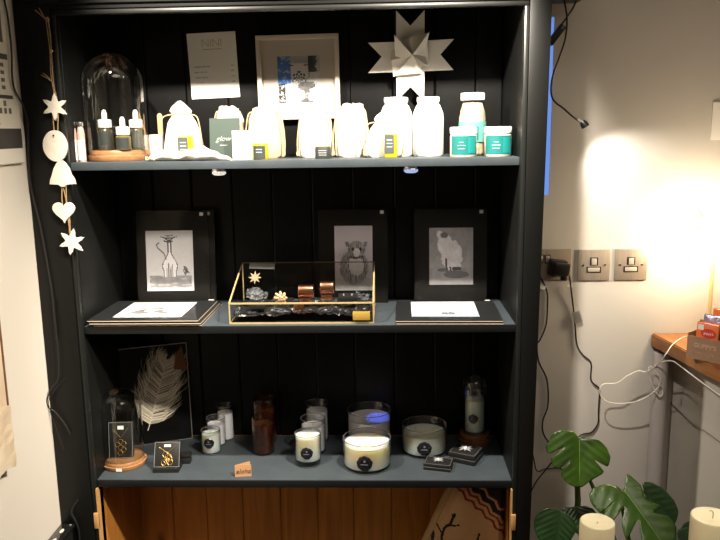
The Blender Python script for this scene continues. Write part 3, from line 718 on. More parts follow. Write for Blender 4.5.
def mount(label, corners_px, win_px, art, Y0, lean, rz=0, fl=None, zz=z2, sticker=True, mcol=None, group=None):
    (xl, xr, yt, yb) = corners_px; Yt = Y0+.0
    L = at(xl, yb, Y0).x; R = at(xr, yb, Y0).x; w = R-L; h = (at((xl+xr)/2, yt, Y0+.02).z-zz)/math.cos(lean)
    t = thing('matted_print', label, 'print', ((L+R)/2, Y0, zz+.0005), (-lean, 0, rz), group=group)
    MB().box(-w/2, w/2, 0, .003, 0, h, .0003).build('mount_board', mcol or M_mount, t)
    (a, b_, c, d) = win_px; k = (w)/(xr-xl)
    ww = (b_-a)*k; wh = (d-c)*k*1.0; ox = ((a+b_)/2-(xl+xr)/2)*k; oz = (yb-d)*k/math.cos(lean)
    picture('print', ww, wh, 66, 90, lit(art), M_print, t, (ox, -.0006, oz+.004))
    b = MB(); nn = 12
    b.sheet(-w/2-.003, w/2+.003, 0.001, h+.004, 10, 14, lambda x, z: (x, -.0025-.0016*math.sin(x*60+z*25)*math.sin(z*30), z)); b.build('clear_sleeve', M_sleeve, t)
    for o_ in []: pass
    if sticker: MB().box(w/2-.020, w/2-.010, -.0052, -.0048, h-.012, h-.003).build('price_sticker', M_sticker, t)
    return t
mount('black mounted drawing of a bottle-shaped cat beside a small bird, standing at the shelf back', (139, 209.5, 212, 301), (148, 194.5, 228.5, 288), art_bottlecat, .215, .10, 0.02, group='black mounted prints on the middle shelf')
t = mount('black mount standing just behind the bottle-shaped cat drawing, only its edge showing', (144, 216, 211.5, 300), (160, 200, 230, 285), lambda u, v: g3(.35), .226, .10, 0.02, group='black mounted prints on the middle shelf')
mount('black mounted drawing of a fluffy sitting cat, behind the glass display box', (320, 388, 209.5, 298), (335.5, 373, 222.5, 287), art_cat, .232, .06, 0, group='black mounted prints on the middle shelf')
mount('black mounted print of a pale fluffy animal from behind, right end of the middle shelf', (414.5, 486.5, 209.5, 301), (429.5, 473, 226.5, 283.5), art_bear, .215, .10, 0, group='black mounted prints on the middle shelf')
# lying prints
def art_lie1(u, v):
    n = fbm(u*10, v*10); c = (.80, .80, .80)
    if pl(u, v, ((.22, .35), (.35, .5), (.52, .6), (.62, .5), (.55, .35), (.68, .3))) < .05*(.6+n) and n > .3: c = g3(.10+.15*n)
    if ((u-.30)/.14)**2+((v-.30)/.09)**2 < 1: c = g3(.12+.2*n)
    if pl(u, v, ((.70, .3), (.85, .28))) < .03: c = g3(.25)
    return c
def art_lie2(u, v):
    n = fbm(u*6, v*8); c = (.80, .80, .82)
    if v < .35+.2*n: c = mixc((.80, .8, .82), (.35, .42, .50), clamp((.35+.2*n-v)*3))
    for x in (.50, .60):
        if math.hypot(u-x, (v-.22)*.8) < .05: c = g3(.08) if math.hypot(u-x, (v-.22)*.8) > .018 else g3(.5)
    return c
def lying(label, cs, z, wpx=None, art=None, sticker=True, rawedge=True, group='mounted prints lying flat'):
    # cs: four px corners fl, fr, br, bl on plane z
    q = [atZ(x, y, z) for x, y in cs]; cen = sum((v for v in q), Vector())/4
    xd = (q[1]-q[0]).normalized(); ang = math.atan2(xd.y, xd.x); w = (q[1]-q[0]).length; hgt = abs((Matrix.Rotation(-ang, 3, 'Z') @ (q[3]-q[0])).y)
    t = thing('lying_print', label, 'print', (cen.x, cen.y, z-.0032), (0, 0, ang), group=group)
    MB().box(-w/2, w/2, -hgt/2, hgt/2, .0018, .003).build('mount_board', M_greymount, t)
    MB().box(-w/2, w/2, -hgt/2, hgt/2, .0, .0018).build('mount_core', M_core, t)
    if art:
        a, b_, c, d = wpx
        picture('print', w*(b_-a), hgt*(d-c), 72, 48, art, M_print, t, (w*((a+b_)/2-.5), hgt*(c-.5), .0034), (-PI/2, 0, 0))
    b = MB(); b.sheet(-w/2-.002, w/2+.002, -hgt/2-.002, hgt/2+.002, 8, 8, lambda x, y: (x, y, .0050+.0008*math.sin(x*50+y*60))); b.build('clear_sleeve', M_sleeve, t)
    if art: MB().box(w/2-.022, w/2-.008, hgt/2-.010, hgt/2-.003, .0062, .0066).build('price_sticker', M_sticker, t)
    return t
e = .0066
lying('grey mounted print lying flat, bottom of the pile under the bottle-cat drawing', [(97, 325), (205, 324.5), (225, 303), (117, 303.5)], z2+.004)
lying('grey mounted print lying flat, middle of the pile under the bottle-cat drawing', [(92, 323), (203, 322.5), (220, 303), (116, 303)], z2+.004+e)
lying('grey mounted print of a curled dark animal, topmost of the flat pile on the left', [(89.5, 320.5), (200, 320), (214, 300.5), (117, 301)], z2+.004+2*e, (.19, .82, .14, .90), art_lie1)
lying('grey mounted print lying flat, lower of the two at the middle shelf right end', [(396, 323), (503, 323), (492, 303), (399, 303)], z2+.004)
lying('grey mounted print with white landscape picture, lying on top at middle shelf right end', [(396, 320.5), (503, 320.5), (490, 301), (399, 301)], z2+.004+e, (.15, .80, .18, .95), art_lie2)
# glass display box
xL = at(230, 322, .008).x; xR = at(373.5, 322, .008).x; w = xR-xL; hf = at(300, 303.5, .008).z-z2; hb = at(310, 262.5, .20).z-z2; dd = .19
t = thing('display_box', 'low glass jewellery display case with gold edges and sloping lid', 'display case', ((xL+xR)/2, .008, z2+.0008))
r_ = .0022
b = MB()
def bar(p, q, r=.0022, bb=None): (bb or b).tube([p, q], r, 4, sub=1)
for s in (-1, 1): bar((s*w/2, 0, 0), (s*w/2, 0, hf), .0022); bar((s*w/2, dd, 0), (s*w/2, dd, hb), .0018); bar((s*w/2, 0, .001), (s*w/2, dd, .001), .0018); bar((s*w/2, 0, hf), (s*w/2, dd*.72, hf+(hb-hf)*.72), .0024)
bar((-w/2, 0, .0015), (w/2, 0, .0015), .0025); bar((-w/2, 0, hf), (w/2, 0, hf), .0026); bar((-w/2, dd, .0015), (w/2, dd, .0015), .0018)
b.build('gold_edging', M_brass, t)
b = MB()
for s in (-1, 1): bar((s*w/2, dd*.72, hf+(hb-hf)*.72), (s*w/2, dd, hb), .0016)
bar((-w/2, dd, hb), (w/2, dd, hb), .0016); b.build('dark_back_edge', mat('dark_brass', (.12, .09, .06), .4, metal=.8), t)  # lid edging turns a darker brass towards the back
b = MB(); b.tri((-w/2, 0, 0), (w/2, 0, 0), (w/2, 0, hf), (-w/2, 0, hf)); b.build('front_pane', M_lid_g, t)
b = MB(); b.tri((-w/2, 0, hf), (w/2, 0, hf), (w/2, dd, hb), (-w/2, dd, hb)); b.build('lid_pane', M_lid_g, t)
for s in (-1, 1): b = MB(); b.tri((s*w/2, 0, 0), (s*w/2, dd, 0), (s*w/2, dd, hb), (s*w/2, 0, hf)); b.build('side_pane', M_lid_g, t)
b = MB(); b.tri((-w/2, dd, 0), (w/2, dd, 0), (w/2, dd, hb), (-w/2, dd, hb)); b.build('back_pane', M_lid_g, t)
MB().box(-w/2+.002, w/2-.002, .002, dd-.002, .0005, .0015).build('case_floor', M_black, t)
BX = Vector(((xL+xR)/2, .008, z2+.0008))
b = MB(); b.sheet(-w/2+.006, w/2-.006, .006, dd-.008, 60, 36, lambda x, y: (x, y, .006+.020*fbm(x*40+3, y*40)+.010*fbm(x*110, y*90)))
tag(b.build('tissue_lining', M_blacktissue, loc=BX, smooth=0), 'crumpled black tissue covering the floor of the display case', 'tissue')
def crump(px, py, Y, w_, h_, m, nm, label, cat, sd):
    p = at(px, py, Y); b = MB(); rnd = random.Random(sd)
    b.sheet(-w_/2, w_/2, -h_/2, h_/2, 12, 8, lambda x, z: (x+rnd.uniform(-1, 1)*.0015, rnd.uniform(-1, 1)*.004, z*(.8+.3*math.sin(x*90+sd))+rnd.uniform(-1, 1)*.0025))
    o = b.build(nm, m, smooth=0, solid=.0004); o.location = p; o.rotation_euler = (-.6, rnd.uniform(-.3, .3), 0); return tag(o, label, cat)
crump(257, 294, .10, .055, .030, M_whitetissue, 'white_tissue', 'crumpled white tissue under the gold star at the left end of the display case', 'tissue', 2)
crump(238, 312, .025, .014, .030, M_whitetissue, 'white_tissue', 'scrap of white tissue in the front left corner of the display case', 'tissue', 12)
crump(362, 296, .10, .035, .026, M_whitetissue, 'white_tissue', 'crumpled white tissue at the right end of the display case', 'tissue', 5)
crump(282, 311, .03, .045, .010, M_whitetissue, 'white_tissue', 'strip of white tissue below the gold flower in the display case', 'tissue', 9)
crump(330, 310, .03, .040, .008, M_whitetissue, 'white_tissue', 'strip of pale tissue below the copper cuffs in the display case', 'tissue', 19)
def cuff(px, py, Y, w_, r, m, label, sub=None):
    p = at(px, py, Y); t = thing('copper_cuff', label, 'bracelet', tuple(p), (0, 0, .0), group='copper pieces in the display case')
    b = MB(); b.lathe([(r, -w_/2), (r*1.06, -w_/2+.001), (r*.99, -w_/4), (r*1.03, 0), (r*.99, w_/4), (r*1.06, w_/2-.001), (r, w_/2), (r*.93, w_/2), (r*.93, -w_/2), (r, -w_/2)], n=32, sx=1, sy=.8, M=Matrix.Rotation(PI/2, 4, 'Y')); b.build('cuff_band', m, t)
    if sub:
        MB().box(-w_/2*.8, w_/2*.8, -r*.95, -r*.9, -r*1.6, -r*.8, .001).build('display_collar', M_copper, t)
    return t
cuff(306, 291.5, .095, .038, .018, M_copper, 'wide ridged copper cuff, left one in the display case', 1)
cuff(327, 288, .11, .034, .018, M_copper, 'wide bright copper cuff, right one in the display case', 1)
MB_c = thing('copper_strip', 'bent copper strip standing below the left cuff in the display case', 'jewellery', tuple(at(299, 309, .03)))
MB().box(-.012, .012, -.001, .001, -.010, .012, .0005).build('strip', M_copper, MB_c)
# gold flower
p = at(280.5, 298, .085); t = thing('gold_flower', 'gold many-petalled flower ornament in the display case', 'ornament', tuple(p))
b = MB()
for ring, (n, r, zz, tl) in enumerate(((8, .013, 0, .2), (7, .009, .004, .6), (5, .004, .008, 1.1))):
    for i in range(n):
        a = 2*PI*i/n+ring*.4; M = Matrix.Rotation(a, 4, 'Y') @ Matrix.Translation((r, -zz, 0)) @ Matrix.Diagonal((.0055, .0022, .0040, 1))
        bmesh.ops.create_icosphere(b.bm, subdivisions=2, radius=1, matrix=M)
b.build('petals', mat('pale_gold', (.95, .68, .38), .3, metal=.7), t)
def hexstar(px, py, Y, r, m, nm, label, n=8, yaw_=0):
    p = at(px, py, Y); P_ = []
    for i in range(n*2): a = PI*i/n; rr = r if i % 2 == 0 else r*.42; P_.append((rr*math.cos(a), rr*math.sin(a)))
    b = MB(); b.prism(P_, .0015, None, .0003); o = b.build(nm, m, smooth=0); o.location = p; o.rotation_euler = (-.5, 0, yaw_); return tag(o, label, 'ornament')
hexstar(255, 277.5, .145, .019, mat('matte_champagne', (.22, .18, .10), .5, metal=.2), 'gold_star', 'flat pale gold star at the back left of the display case')
p = at(262, 266, .19); o = MB().box(-.034, .034, 0, .001, -.009, .009).build('note_card', mat('grey_note_card', (.10, .095, .09), .7), loc=p, rot=(-.75, .03, 0)); tag(o, 'small grey note card at the back left of the display case', 'card')
p = at(361.5, 315.5, .004); o = MB().box(-.021, .021, -.0012, 0, -.011, .011, .0004).build('brass_plaque', mat('yellow_brass', (.62, .40, .08), .3, metal=.4), t, None)
o.parent = bpy.data.objects['display_box']; o.location = p-BX+Vector((0, -.002, 0))
def blackbox(px, py, Y, w_, d_, h_, label, foil=True):
    p = at(px, py, Y); t = thing('jewellery_box', label, 'box', tuple(p), (0, 0, .05))
    MB().box(-w_/2, w_/2, -d_/2, d_/2, 0, h_, .001).build('box_body', M_black, t)
    MB().box(-w_/2+.002, w_/2-.002, -d_/2+.002, d_/2-.002, h_, h_+.0006).build('box_insert', M_blacktissue, t)
    if foil:
        for s in (-1, 1): MB().lathe([(0, 0), (.0035, 0), (.0025, .003), (0, .004)], (s*w_*.22, 0, h_+.0006), 10).build('silver_stud', M_silver, t)
    return t
blackbox(348, 300, .08, .048, .036, .014, 'black box with a pair of silver studs at the right of the display case')
blackbox(258, 308, .045, .040, .030, .012, 'black empty box in front of the gold star in the display case', False)

# ------------------------------------------------------------------ BOTTOM SHELF
def seal_mesh(r, R, z, sz):
    # wavy wax seal wrapped on the cylinder of radius R, centred on angle 0 (facing -Y)
    b = MB(); n = 54
    c = b.bm.verts.new((0, -R-.0022, z)); rings = []
    for q, off in ((.55, .0026), (.85, .0024), (1.0, .0004)):
        ring = []
        for i in range(n):
            a = 2*PI*i/n; rr = sz*q*(1+.035*math.sin(9*a)+.025*math.sin(4*a+1)); x = rr*math.cos(a); th = x/R
            ring.append(b.bm.verts.new(((R+off)*math.sin(th), -(R+off)*math.cos(th), z+rr*math.sin(a))))
        rings.append(ring)
    for i in range(n):
        j = (i+1) % n; b.bm.faces.new((c, rings[0][i], rings[0][j]))
        for A_, B_ in zip(rings, rings[1:]): b.bm.faces.new((A_[i], B_[i], B_[j], A_[j]))
    return b
def candle(label, x, y, r, h, wax_h, base_t, wm, sz=None, group=None, wicks=1, rz=0, sx=0, name='jar_candle', zz=None, seal_z=.45):
    t = thing(name, label, 'candle', (x, y, z3 if zz is None else zz), (0, 0, rz), group=group); g = .0022
    MB().lathe([(0, 0), (r*.93, 0), (r, .004), (r, h), (r-.001, h+.0015), (r-g, h), (r-g, base_t), (0, base_t)], n=56).build('glass_vessel', M_vessel, t)
    w_ = MB().lathe([(0, base_t+.0004), (r-g-.0008, base_t+.0004), (r-g-.0008, wax_h-.001), (r-g-.003, wax_h-.002), (0, wax_h-.003)], n=56).build('wax', wm, t)
    b = MB()
    for i in range(wicks):
        a = 2*PI*i/wicks+.5; rr = 0 if wicks == 1 else r*.45
        b.tube([(rr*math.cos(a), rr*math.sin(a), wax_h-.006), (rr*math.cos(a)+.0006, rr*math.sin(a), wax_h+.006)], .0012, 6)
    b.build('wick', M_wick, t)
    MB().tube([((r-.0011)*math.cos(2*PI*i/40), (r-.0011)*math.sin(2*PI*i/40), h+.0008) for i in range(40)], .0009, 5, sub=1, closed=True).build('rim_glint', M_rim_glint, t)  # rings added to paint highlights along the rim and base
    MB().tube([((r-.002)*math.cos(2*PI*i/40), (r-.002)*math.sin(2*PI*i/40), .0016) for i in range(40)], .0012, 5, sub=1, closed=True).build('base_glint', M_rim_glint, t)
    if sz:
        s_ = seal_mesh(r, r, h*seal_z, sz).build('seal', M_seal, t, rot=(0, 0, sx), smooth=60)
        b = MB(); b.box(-sz*.5, sz*.45, -r-.0034, -r-.0030, h*seal_z-sz*.12, h*seal_z-.0002); b.box(-sz*.1, sz*.16, -r-.0034, -r-.0030, h*seal_z+sz*.22, h*seal_z+sz*.5); b.build('seal_mark', M_sealmark, s_)
    return t
def cpos(px, pybase_center): p = atZ(px, pybase_center, z3); return p.x, p.y
k3 = lambda Y: 1/(F/((Y+1.7797)*.983+.873*.184))   # metres per pixel at shelf 3
def cz(px, py, Y): return at(px, py, Y).z-z3
# three small on the left
y_ = .165; r = 19.5/2*k3(y_); x_ = at(211.5, 450, y_).x; h = cz(211.5, 426, y_+r)
G = 'small seal candles, left row'
candle('small cream candle in clear glass with black seal, front of the left row', x_, y_, r, h, h*.88, .005, M_wax, .0145, G, sx=0, seal_z=.55)
candle('small cream candle, middle one of the left row', at(217, 438, .223).x, .218, r, cz(217, 414, .245), cz(217, 414, .245)*.80, .005, M_wax_shaded, None, G)
candle('small cream candle with bent wick, rear of the left row near the back boards', at(224, 425, .253).x+.004, .256, r*.92, cz(224, 402.5, .277), cz(224, 402.5, .277)*.80, .005, M_wax_shaded, None, G)
# amber candles
r = .030
for (px, Y, lab, py) in ((263.5, .165, 'dark amber candle jar with speckled wax, front one of the two in the shadow', 416), (265.5, .235, 'dark amber candle jar, rear one of the two in the shadow', 397)):
    hh_ = cz(px, py, Y)
    t = thing('amber_candle', lab, 'candle', (at(px, 440, Y).x, Y, z3), group='amber candle jars in the shadow'); r = 22/2*k3(Y)
    MB().lathe([(0, 0), (r*.9, 0), (r, .004), (r, hh_), (r-.002, hh_), (r-.002, .005), (0, .005)], n=40).build('glass_vessel', glass('amber_glass', (.75, .55, .4), gl=1.5), t)
    MB().lathe([(0, .0055), (r-.003, .0055), (r-.003, hh_*.80), (0, hh_*.78)], n=40).build('wax', M_amber, t)
# right triple
y_ = .095; r = 26.5/2*k3(y_); x_ = at(308, 450, y_).x; h = cz(308, 428, y_+r)
G = 'medium seal candles, centre row'
candle('brightly lit medium candle on thick clear glass with black seal, front of the centre row', x_, y_, r, h, h*.97, .016, M_wax, .0165, G, sx=.0, seal_z=.50)
candle('medium candle, middle one of the centre row', at(313, 430, .165).x, .167, r*.98, cz(313, 413.5, .2), cz(313, 413.5, .2)*.80, .010, M_wax_shaded, None, G)
candle('medium candle, rear one of the centre row', at(317, 420, .24).x, .245, r*.94, cz(317, 399, .277), cz(317, 399, .277)*.82, .010, M_wax_shaded, None, G)
# big three
y_ = .083; r = 48/2*k3(y_); h = cz(367, 428, y_+r)
G = 'large three-wick candles'
candle('large brightly lit candle bowl with black seal, at the front of the shelf', at(367, 450, y_).x, y_, r, h, h*.86, .010, M_wax, .0205, G, 3, sx=-.08, seal_z=.42)
candle('large candle bowl with blue light streak, behind the brightly lit one', at(369.5, 430, .2165).x, .2170, r*.98, cz(369, 402, .277), cz(369, 402, .277)*.80, .010, M_wax_shaded, None, G, 3)
candle('large candle bowl with black seal, right of the other two', at(424.5, 440, .165).x, .172, r*.97, h*1.0, h*.74, .010, M_wax, .0195, G, 3, sx=-.05, seal_z=.42)
# small cloche with pendant box
y_ = .095; x_ = at(123.5, 450, y_).x; hh_ = cz(124, 388, y_); r = 41/2*k3(y_)
cl = cloche('small glass cloche on a pale stepped wooden base with a gold pendant inside', x_, y_, z3, r*.98, hh_, .020, M_basewood, r*1.08, 'glass_cloche')
o = MB().box(-.008, .008, -.0005, 0, .001, .009).build('price_sticker', M_sticker, cl, loc=(.006, -r*1.085, .0015))
def pendant_box(label, x, y, z, w_, h_, d_, rx, rz, seed, box_low=True):
    t = thing('pendant_box', label, 'jewellery box', (x, y, z), (rx, 0, rz))
    MB().box(-w_/2, w_/2, 0, d_, 0, h_, .001).build('box_body', M_black, t)
    b = MB()
    for a0, a1, c0, c1 in ((-w_/2, w_/2, 0, .001), (-w_/2, w_/2, h_-.001, h_), (-w_/2, -w_/2+.001, 0, h_), (w_/2-.001, w_/2, 0, h_)): b.box(a0, a1, -.0006, 0, c0, c1)
    b.build('silver_rim', mat('grey_rim', (.25, .25, .25), .4), t)
    b = MB(); b.tube([(-w_*.33, -.0012, h_*.80), (-w_*.12, -.0012, h_*.66), (0, -.0012, h_*.56)], .0005, 5); b.tube([(w_*.33, -.0012, h_*.84), (w_*.12, -.0012, h_*.66), (0, -.0012, h_*.56)], .0005, 5)
    b.build('chain', M_gold, t)
    b = MB(); rr = w_*.11
    cells = ((0, .46), (-.13, .38), (.13, .40), (0, .30), (.12, .24), (-.02, .15)) if seed == 1 else ((-.06, .50), (.05, .42), (.10, .34), (0, .26), (.13, .20), (-.10, .18))
    for cx_, cz_ in cells:
        b.tube([(cx_*w_+rr*math.cos(i*PI/3), -.0014, cz_*h_+rr*math.sin(i*PI/3)) for i in range(6)], .00055, 5, sub=1 if seed == 1 else 3, closed=True)
    b.build('pendant', M_gold, t)
    MB().box(-w_*.12, w_*.14, -.0012, -.0006, h_*.80, h_*.90).build('price_sticker', M_sticker, t)
    return t
pendant_box('black card with gold honeycomb pendant standing inside the small cloche', x_-.001, y_-.018, z3+.0215, .062, .096, .014, -.16, .08, 1)
y_ = .030
tb = pendant_box('black box with gold twisted pendant, standing in front of the feather frame', at(164.5, 460, y_).x, y_+.012, z3+.0125, .066, .064, .010, -.42, .03, 2)
b = MB(); b.box(-.033, .033, -.012, .030, -.011, .0)
o = b.build('box_tray', M_black, tb, loc=(0, 0, 0)); o.rotation_euler = (.42, 0, 0); o.location = (0, .004, -.0005)
p = at(184, 455, .10); t = thing('ring_box', 'small closed black ring box behind the pendant box', 'jewellery box', (p.x, .10, z3), (0, 0, .1))
MB().box(-.018, .018, -.014, .014, 0, .016, .001).build('box_body', M_black, t); MB().box(-.0185, .0185, -.0145, .0145, .0165, .024, .001).build('box_lid', M_mount, t)
# feather frame
bl = at(143, 436, .19); br = at(192, 424, .262); tr = at(188, 344, .272); tl = at(114, 352.5, .225)
t = thing('feather_frame', 'clear glass frame with silver edges holding a large cream feather, leaning at the back', 'frame', tuple(bl))
# plane from three corners
q0 = Vector((at(121, 441, .185).x, .185, z3+.002)); q1 = Vector((at(192, 430, .255).x, .255, z3+.002))
ex = (q1-q0); wF = ex.length; ex.normalize(); hF = .215; up = Vector((0, .10, 1)).normalized(); nrm = ex.cross(up).normalized(); up = nrm.cross(ex).normalized()*-1
if up.z < 0: up = -up
nrm = ex.cross(up)
if nrm.y > 0: nrm = -nrm
Mx = Matrix((ex, -nrm, up)).transposed().to_4x4(); Mx.translation = q0
t.matrix_world = Mx
hF = (at(188, 345, .262).z-z3)/up.z
b = MB(); e = .0014
for p_, q_ in (((0, 0, 0), (wF, 0, 0)), ((wF, 0, 0), (wF, 0, hF)), ((wF, 0, hF), (0, 0, hF)), ((0, 0, hF), (0, 0, 0))): b.tube([p_, q_], e, 4, sub=1)
b.build('silver_edge', mat('dull_silver', (.45, .44, .42), .3, metal=.8), t)
b = MB(); b.tri((0, -.0006, 0), (wF, -.0006, 0), (wF, -.0006, hF), (0, -.0006, hF)); b.build('glass_pane', M_sleeve, t)
MB().box(.002, wF-.002, .004, .006, .002, hF-.002).build('backing', M_back, t)
b = MB(); rnd = random.Random(4)
qp = [(wF*.38, hF*.14), (wF*.46, hF*.30), (wF*.56, hF*.52), (wF*.66, hF*.74), (wF*.72, hF*.84)]
b.tube([(x, .002, z) for x, z in qp], (.0014, .0005), 5)
def qpt(s):
    s = clamp(s, 0, .9999)*(len(qp)-1); i = int(s); f = s-i; return Vector((qp[i][0]*(1-f)+qp[i+1][0]*f, 0, qp[i][1]*(1-f)+qp[i+1][1]*f)), (Vector((qp[i+1][0]-qp[i][0], 0, qp[i+1][1]-qp[i][1]))).normalized()
for k_ in range(520):
    s = .10+.90*rnd.random(); P0, T = qpt(s); sd = rnd.choice((-1, 1)); L = .092*math.sin(PI*clamp(.12+s*.86))**.7*(.7+.45*rnd.random())
    N = Vector((T.z, 0, -T.x))*sd; a = .55+.5*s
    d1 = (N*math.cos(a-.25)+T*math.sin(a-.25)); d2 = (N*math.cos(a+.75*rnd.random())+T*math.sin(a+.6*rnd.random()))
    pts = [P0, P0+d1*L*.5, P0+d1*L*.5+d2*L*.35, P0+d1*L*.5+d2*L*.35+(d2-N*.5-Vector((0, 0, .25)))*L*.22]
    prev = None
    for j, p_ in enumerate(pts):
        w2 = .00042*(1-j/4.6); dn = (pts[min(j+1, 3)]-pts[max(j-1, 0)]).normalized(); s2 = Vector((dn.z, 0, -dn.x))*w2; yy = .0008+.0028*rnd.random()*0+.0006*(k_ % 5)
        a_ = b.bm.verts.new((p_+s2+Vector((0, yy, 0)))); c_ = b.bm.verts.new((p_-s2+Vector((0, yy, 0))))
        if prev: b.bm.faces.new((prev[0], a_, c_, prev[1]))
        prev = (a_, c_)
b.build('feather', M_feather, t, smooth=0, rec=False)
b = MB(); b.prism([(wF*.80, hF*.74), (wF*.99, hF*.72), (wF*.93, hF*.98), (wF*.84, hF*.88)], .0006, Matrix.Translation((0, -.0016, 0))); b.build('paper_tag', mat('rust_tag', (.16, .05, .02), .6), t)
# place card
p = atZ(245, 472, z3); kk = k3(.02)
t = thing('tent_card', 'tiny folded tan card with handwritten word standing at the shelf edge', 'card', (p.x, .018, z3), (0, 0, .12))
for s, nm in ((-1, 'front_leaf'), (1, 'back_leaf')):
    b = MB(); w2 = .021; hh_ = .032
    if s < 0: b.prism([(-w2, 0), (w2, 0), (w2, hh_), (-w2, hh_)], .0008, Matrix.Translation((0, -.004, 0)))
    else: b.prism([(-w2, 0), (w2, 0), (w2, hh_*1.02), (-w2, hh_*.98)], .0008, Matrix.Translation((w2*0, 0, 0)) @ Matrix.Translation((-w2, -.0035, 0)) @ Matrix.Rotation(.42, 4, 'Z') @ Matrix.Translation((w2, 0, 0)))
    b.build(nm, mat('tan_card_stock', (.52, .28, .13), .7), t)
text('aloha', .018, M_ink, t, (0, -.0045, .014), shear=.3)
# jewellery boxes with silver flowers
def flowerbox(label, cx_, cy_, w_, d_, h_, rz):
    p = atZ(cx_, cy_, z3); t = thing('gift_box', label, 'jewellery box', (p.x, p.y, z3), (0, 0, rz), group='black boxes with silver brooches')
    MB().box(-w_/2, w_/2, -d_/2, d_/2, 0, h_*.45, .0008).build('box_base', M_black, t)
    b = MB(); b.box(-w_/2-.0002, w_/2+.0002, -d_/2-.0002, d_/2+.0002, h_*.45, h_*.45+.0012); b.build('silver_line', mat('silver_foil_line', (.35, .35, .34), .3, metal=.6), t)
    MB().box(-w_/2, w_/2, -d_/2, d_/2, h_*.50, h_, .0008).build('box_lid', M_black, t)
    b = MB()
    for a0, a1, c0, c1 in ((-w_/2+.002, w_/2-.002, -d_/2+.002, -d_/2+.003), (-w_/2+.002, w_/2-.002, d_/2-.003, d_/2-.002), (-w_/2+.002, -w_/2+.003, -d_/2, d_/2), (w_/2-.003, w_/2-.002, -d_/2, d_/2)): b.box(a0, a1, max(c0, -d_/2+.002), min(c1, d_/2-.002), h_, h_+.0004)
    b.build('silver_border', mat('dim_silver', (.3, .3, .3), .35, metal=.5), t)
    b = MB()
    for i in range(8):
        a = 2*PI*i/8+.2; r = min(w_, d_)*(.34 if i % 2 else .27); M = Matrix.Rotation(a, 4, 'Z')
        P_ = [(0, 0), (r*.45, -r*.17), (r, 0), (r*.45, r*.17)]
        vs = [b.bm.verts.new(M @ Vector((x, y, h_+.0015+(.003 if k in (1, 3) else (.002 if k == 2 else .004))))) for k, (x, y) in enumerate(P_)]; b.bm.faces.new(vs)
    bmesh.ops.create_icosphere(b.bm, subdivisions=2, radius=min(w_, d_)*.08, matrix=Matrix.Translation((0, 0, h_+.004)))
    b.build('silver_brooch', mat('bright_silver', (.80, .80, .84), .35, metal=.6), t, smooth=0, solid=.001)
    return t
flowerbox('smaller flat black box with silver flower brooch, at the front shelf edge', 438.5, 467, .071, .050, .017, -.25)
flowerbox('larger black box with silver flower brooch, behind and right of the smaller one', 465.5, 459, .074, .066, .027, -.45)
# small cloche with candle
y_ = .228; x_ = at(474.5, 425, y_).x
t = cloche('small glass cloche on dark wooden base over a candle, back right corner', x_, y_, z3, .036, cz(475, 373, y_), .034, M_darkwood, .045)
candle('small cream candle with black seal standing under the back right cloche', x_, y_, .0300, cz(475, 393, y_)-.0345, (cz(475, 393, y_)-.0345)*.86, .006, M_wax, .0135, None, sx=-.25, zz=z3+.0345, seal_z=.42)

# ------------------------------------------------------------------ lower compartment: tote cloth
def art_bag(u, v):
    # u,v in 0..1; origin corner at the top; stripes along one edge
    n = fbm(u*30, v*30); c = mixc((.50, .30, .14), (.40, .23, .10), n)
    zg = .018*abs(((v*9) % 1)*2-1)
    s = u+zg*1.2
    if .68 < s < .71 or .755 < s < .785: c = (.22, .015, .012)
    if .84 < s < .90: c = (.012, .008, .008)
    if .93 < s < .955: c = (.22, .02, .015)
    if s > .985: c = (.012, .008, .008)
    for pts, w in ((((.30, .30), (.33, .40), (.36, .50), (.42, .56), (.46, .66)), .016), (((.36, .50), (.30, .56), (.30, .62)), .012), (((.42, .56), (.50, .58), (.55, .64)), .012), (((.46, .62), (.40, .68)), .010), (((.12, .36), (.18, .42), (.20, .36)), .016), (((.16, .22), (.22, .34), (.30, .30)), .02)):
        if pl(u, v, pts) < w: c = (.010, .008, .008)
    return c
Y0 = .09; pk = at(458, 480, Y0)
t = thing('blanket', 'tan folded blanket with red zigzag stripes and black reindeer antlers', 'blanket', (pk.x, Y0, z3-.0205))
HB = z3-.0205-.061; WR = A-.004-pk.x
def blk(u, v, sgn=1):
    dz = (1-v)*HB; xl = -dz*.43; x = xl+(WR-xl)*u; e = clamp(min(u, 1-u)*10)**.5*clamp(min(v, 1-v)*14+.15)**.5
    return Vector((x, -sgn*(.012+.028*e+.006*math.sin(u*9+v*6)), -dz))
def art_blk(u, v):
    p_ = blk(u, v); dx = p_.x; dz = -p_.z
    n = fbm(dx*300, dz*300); c = mixc((.50, .31, .15), (.42, .25, .12), n)
    X = (dx+.038)/.00262; Y = dz/.00262
    dgn = X*.74-Y*.68; aln = X*.68+Y*.74
    dg = dgn+3.0*abs(((aln/15) % 1)*2-1)-1.5
    if 1 < dg < 3.6 or 7 < dg < 9.3 or 20 < dg < 21.2: c = (.20, .012, .010)
    elif 12 < dg < 18 or dg > 21.2: c = (.010, .007, .007)  # black past the last stripe paints in the darkness beyond the cloth
    for pts, w in ((((-3, 70), (-5, 56), (-2, 46), (4, 40), (8, 30)), 1.5), (((-4, 52), (-10, 44), (-8, 38)), 1.2), (((0, 43), (7, 42), (12, 41)), 1.1), (((6, 36), (6, 30)), 1.0), (((-22, 43), (-16, 47), (-13, 54), (-14, 62)), 1.8), (((30, 62), (33, 52)), 1.3)):
        if pl(X-2, Y-9, pts) < w*.85: c = (.010, .008, .008)
    return c
me = bpy.data.meshes.new('blanket_front'); nx, ny = 120, 200
vs = [blk(i/nx, j/ny) for j in range(ny+1) for i in range(nx+1)]; fs = []; cols = []
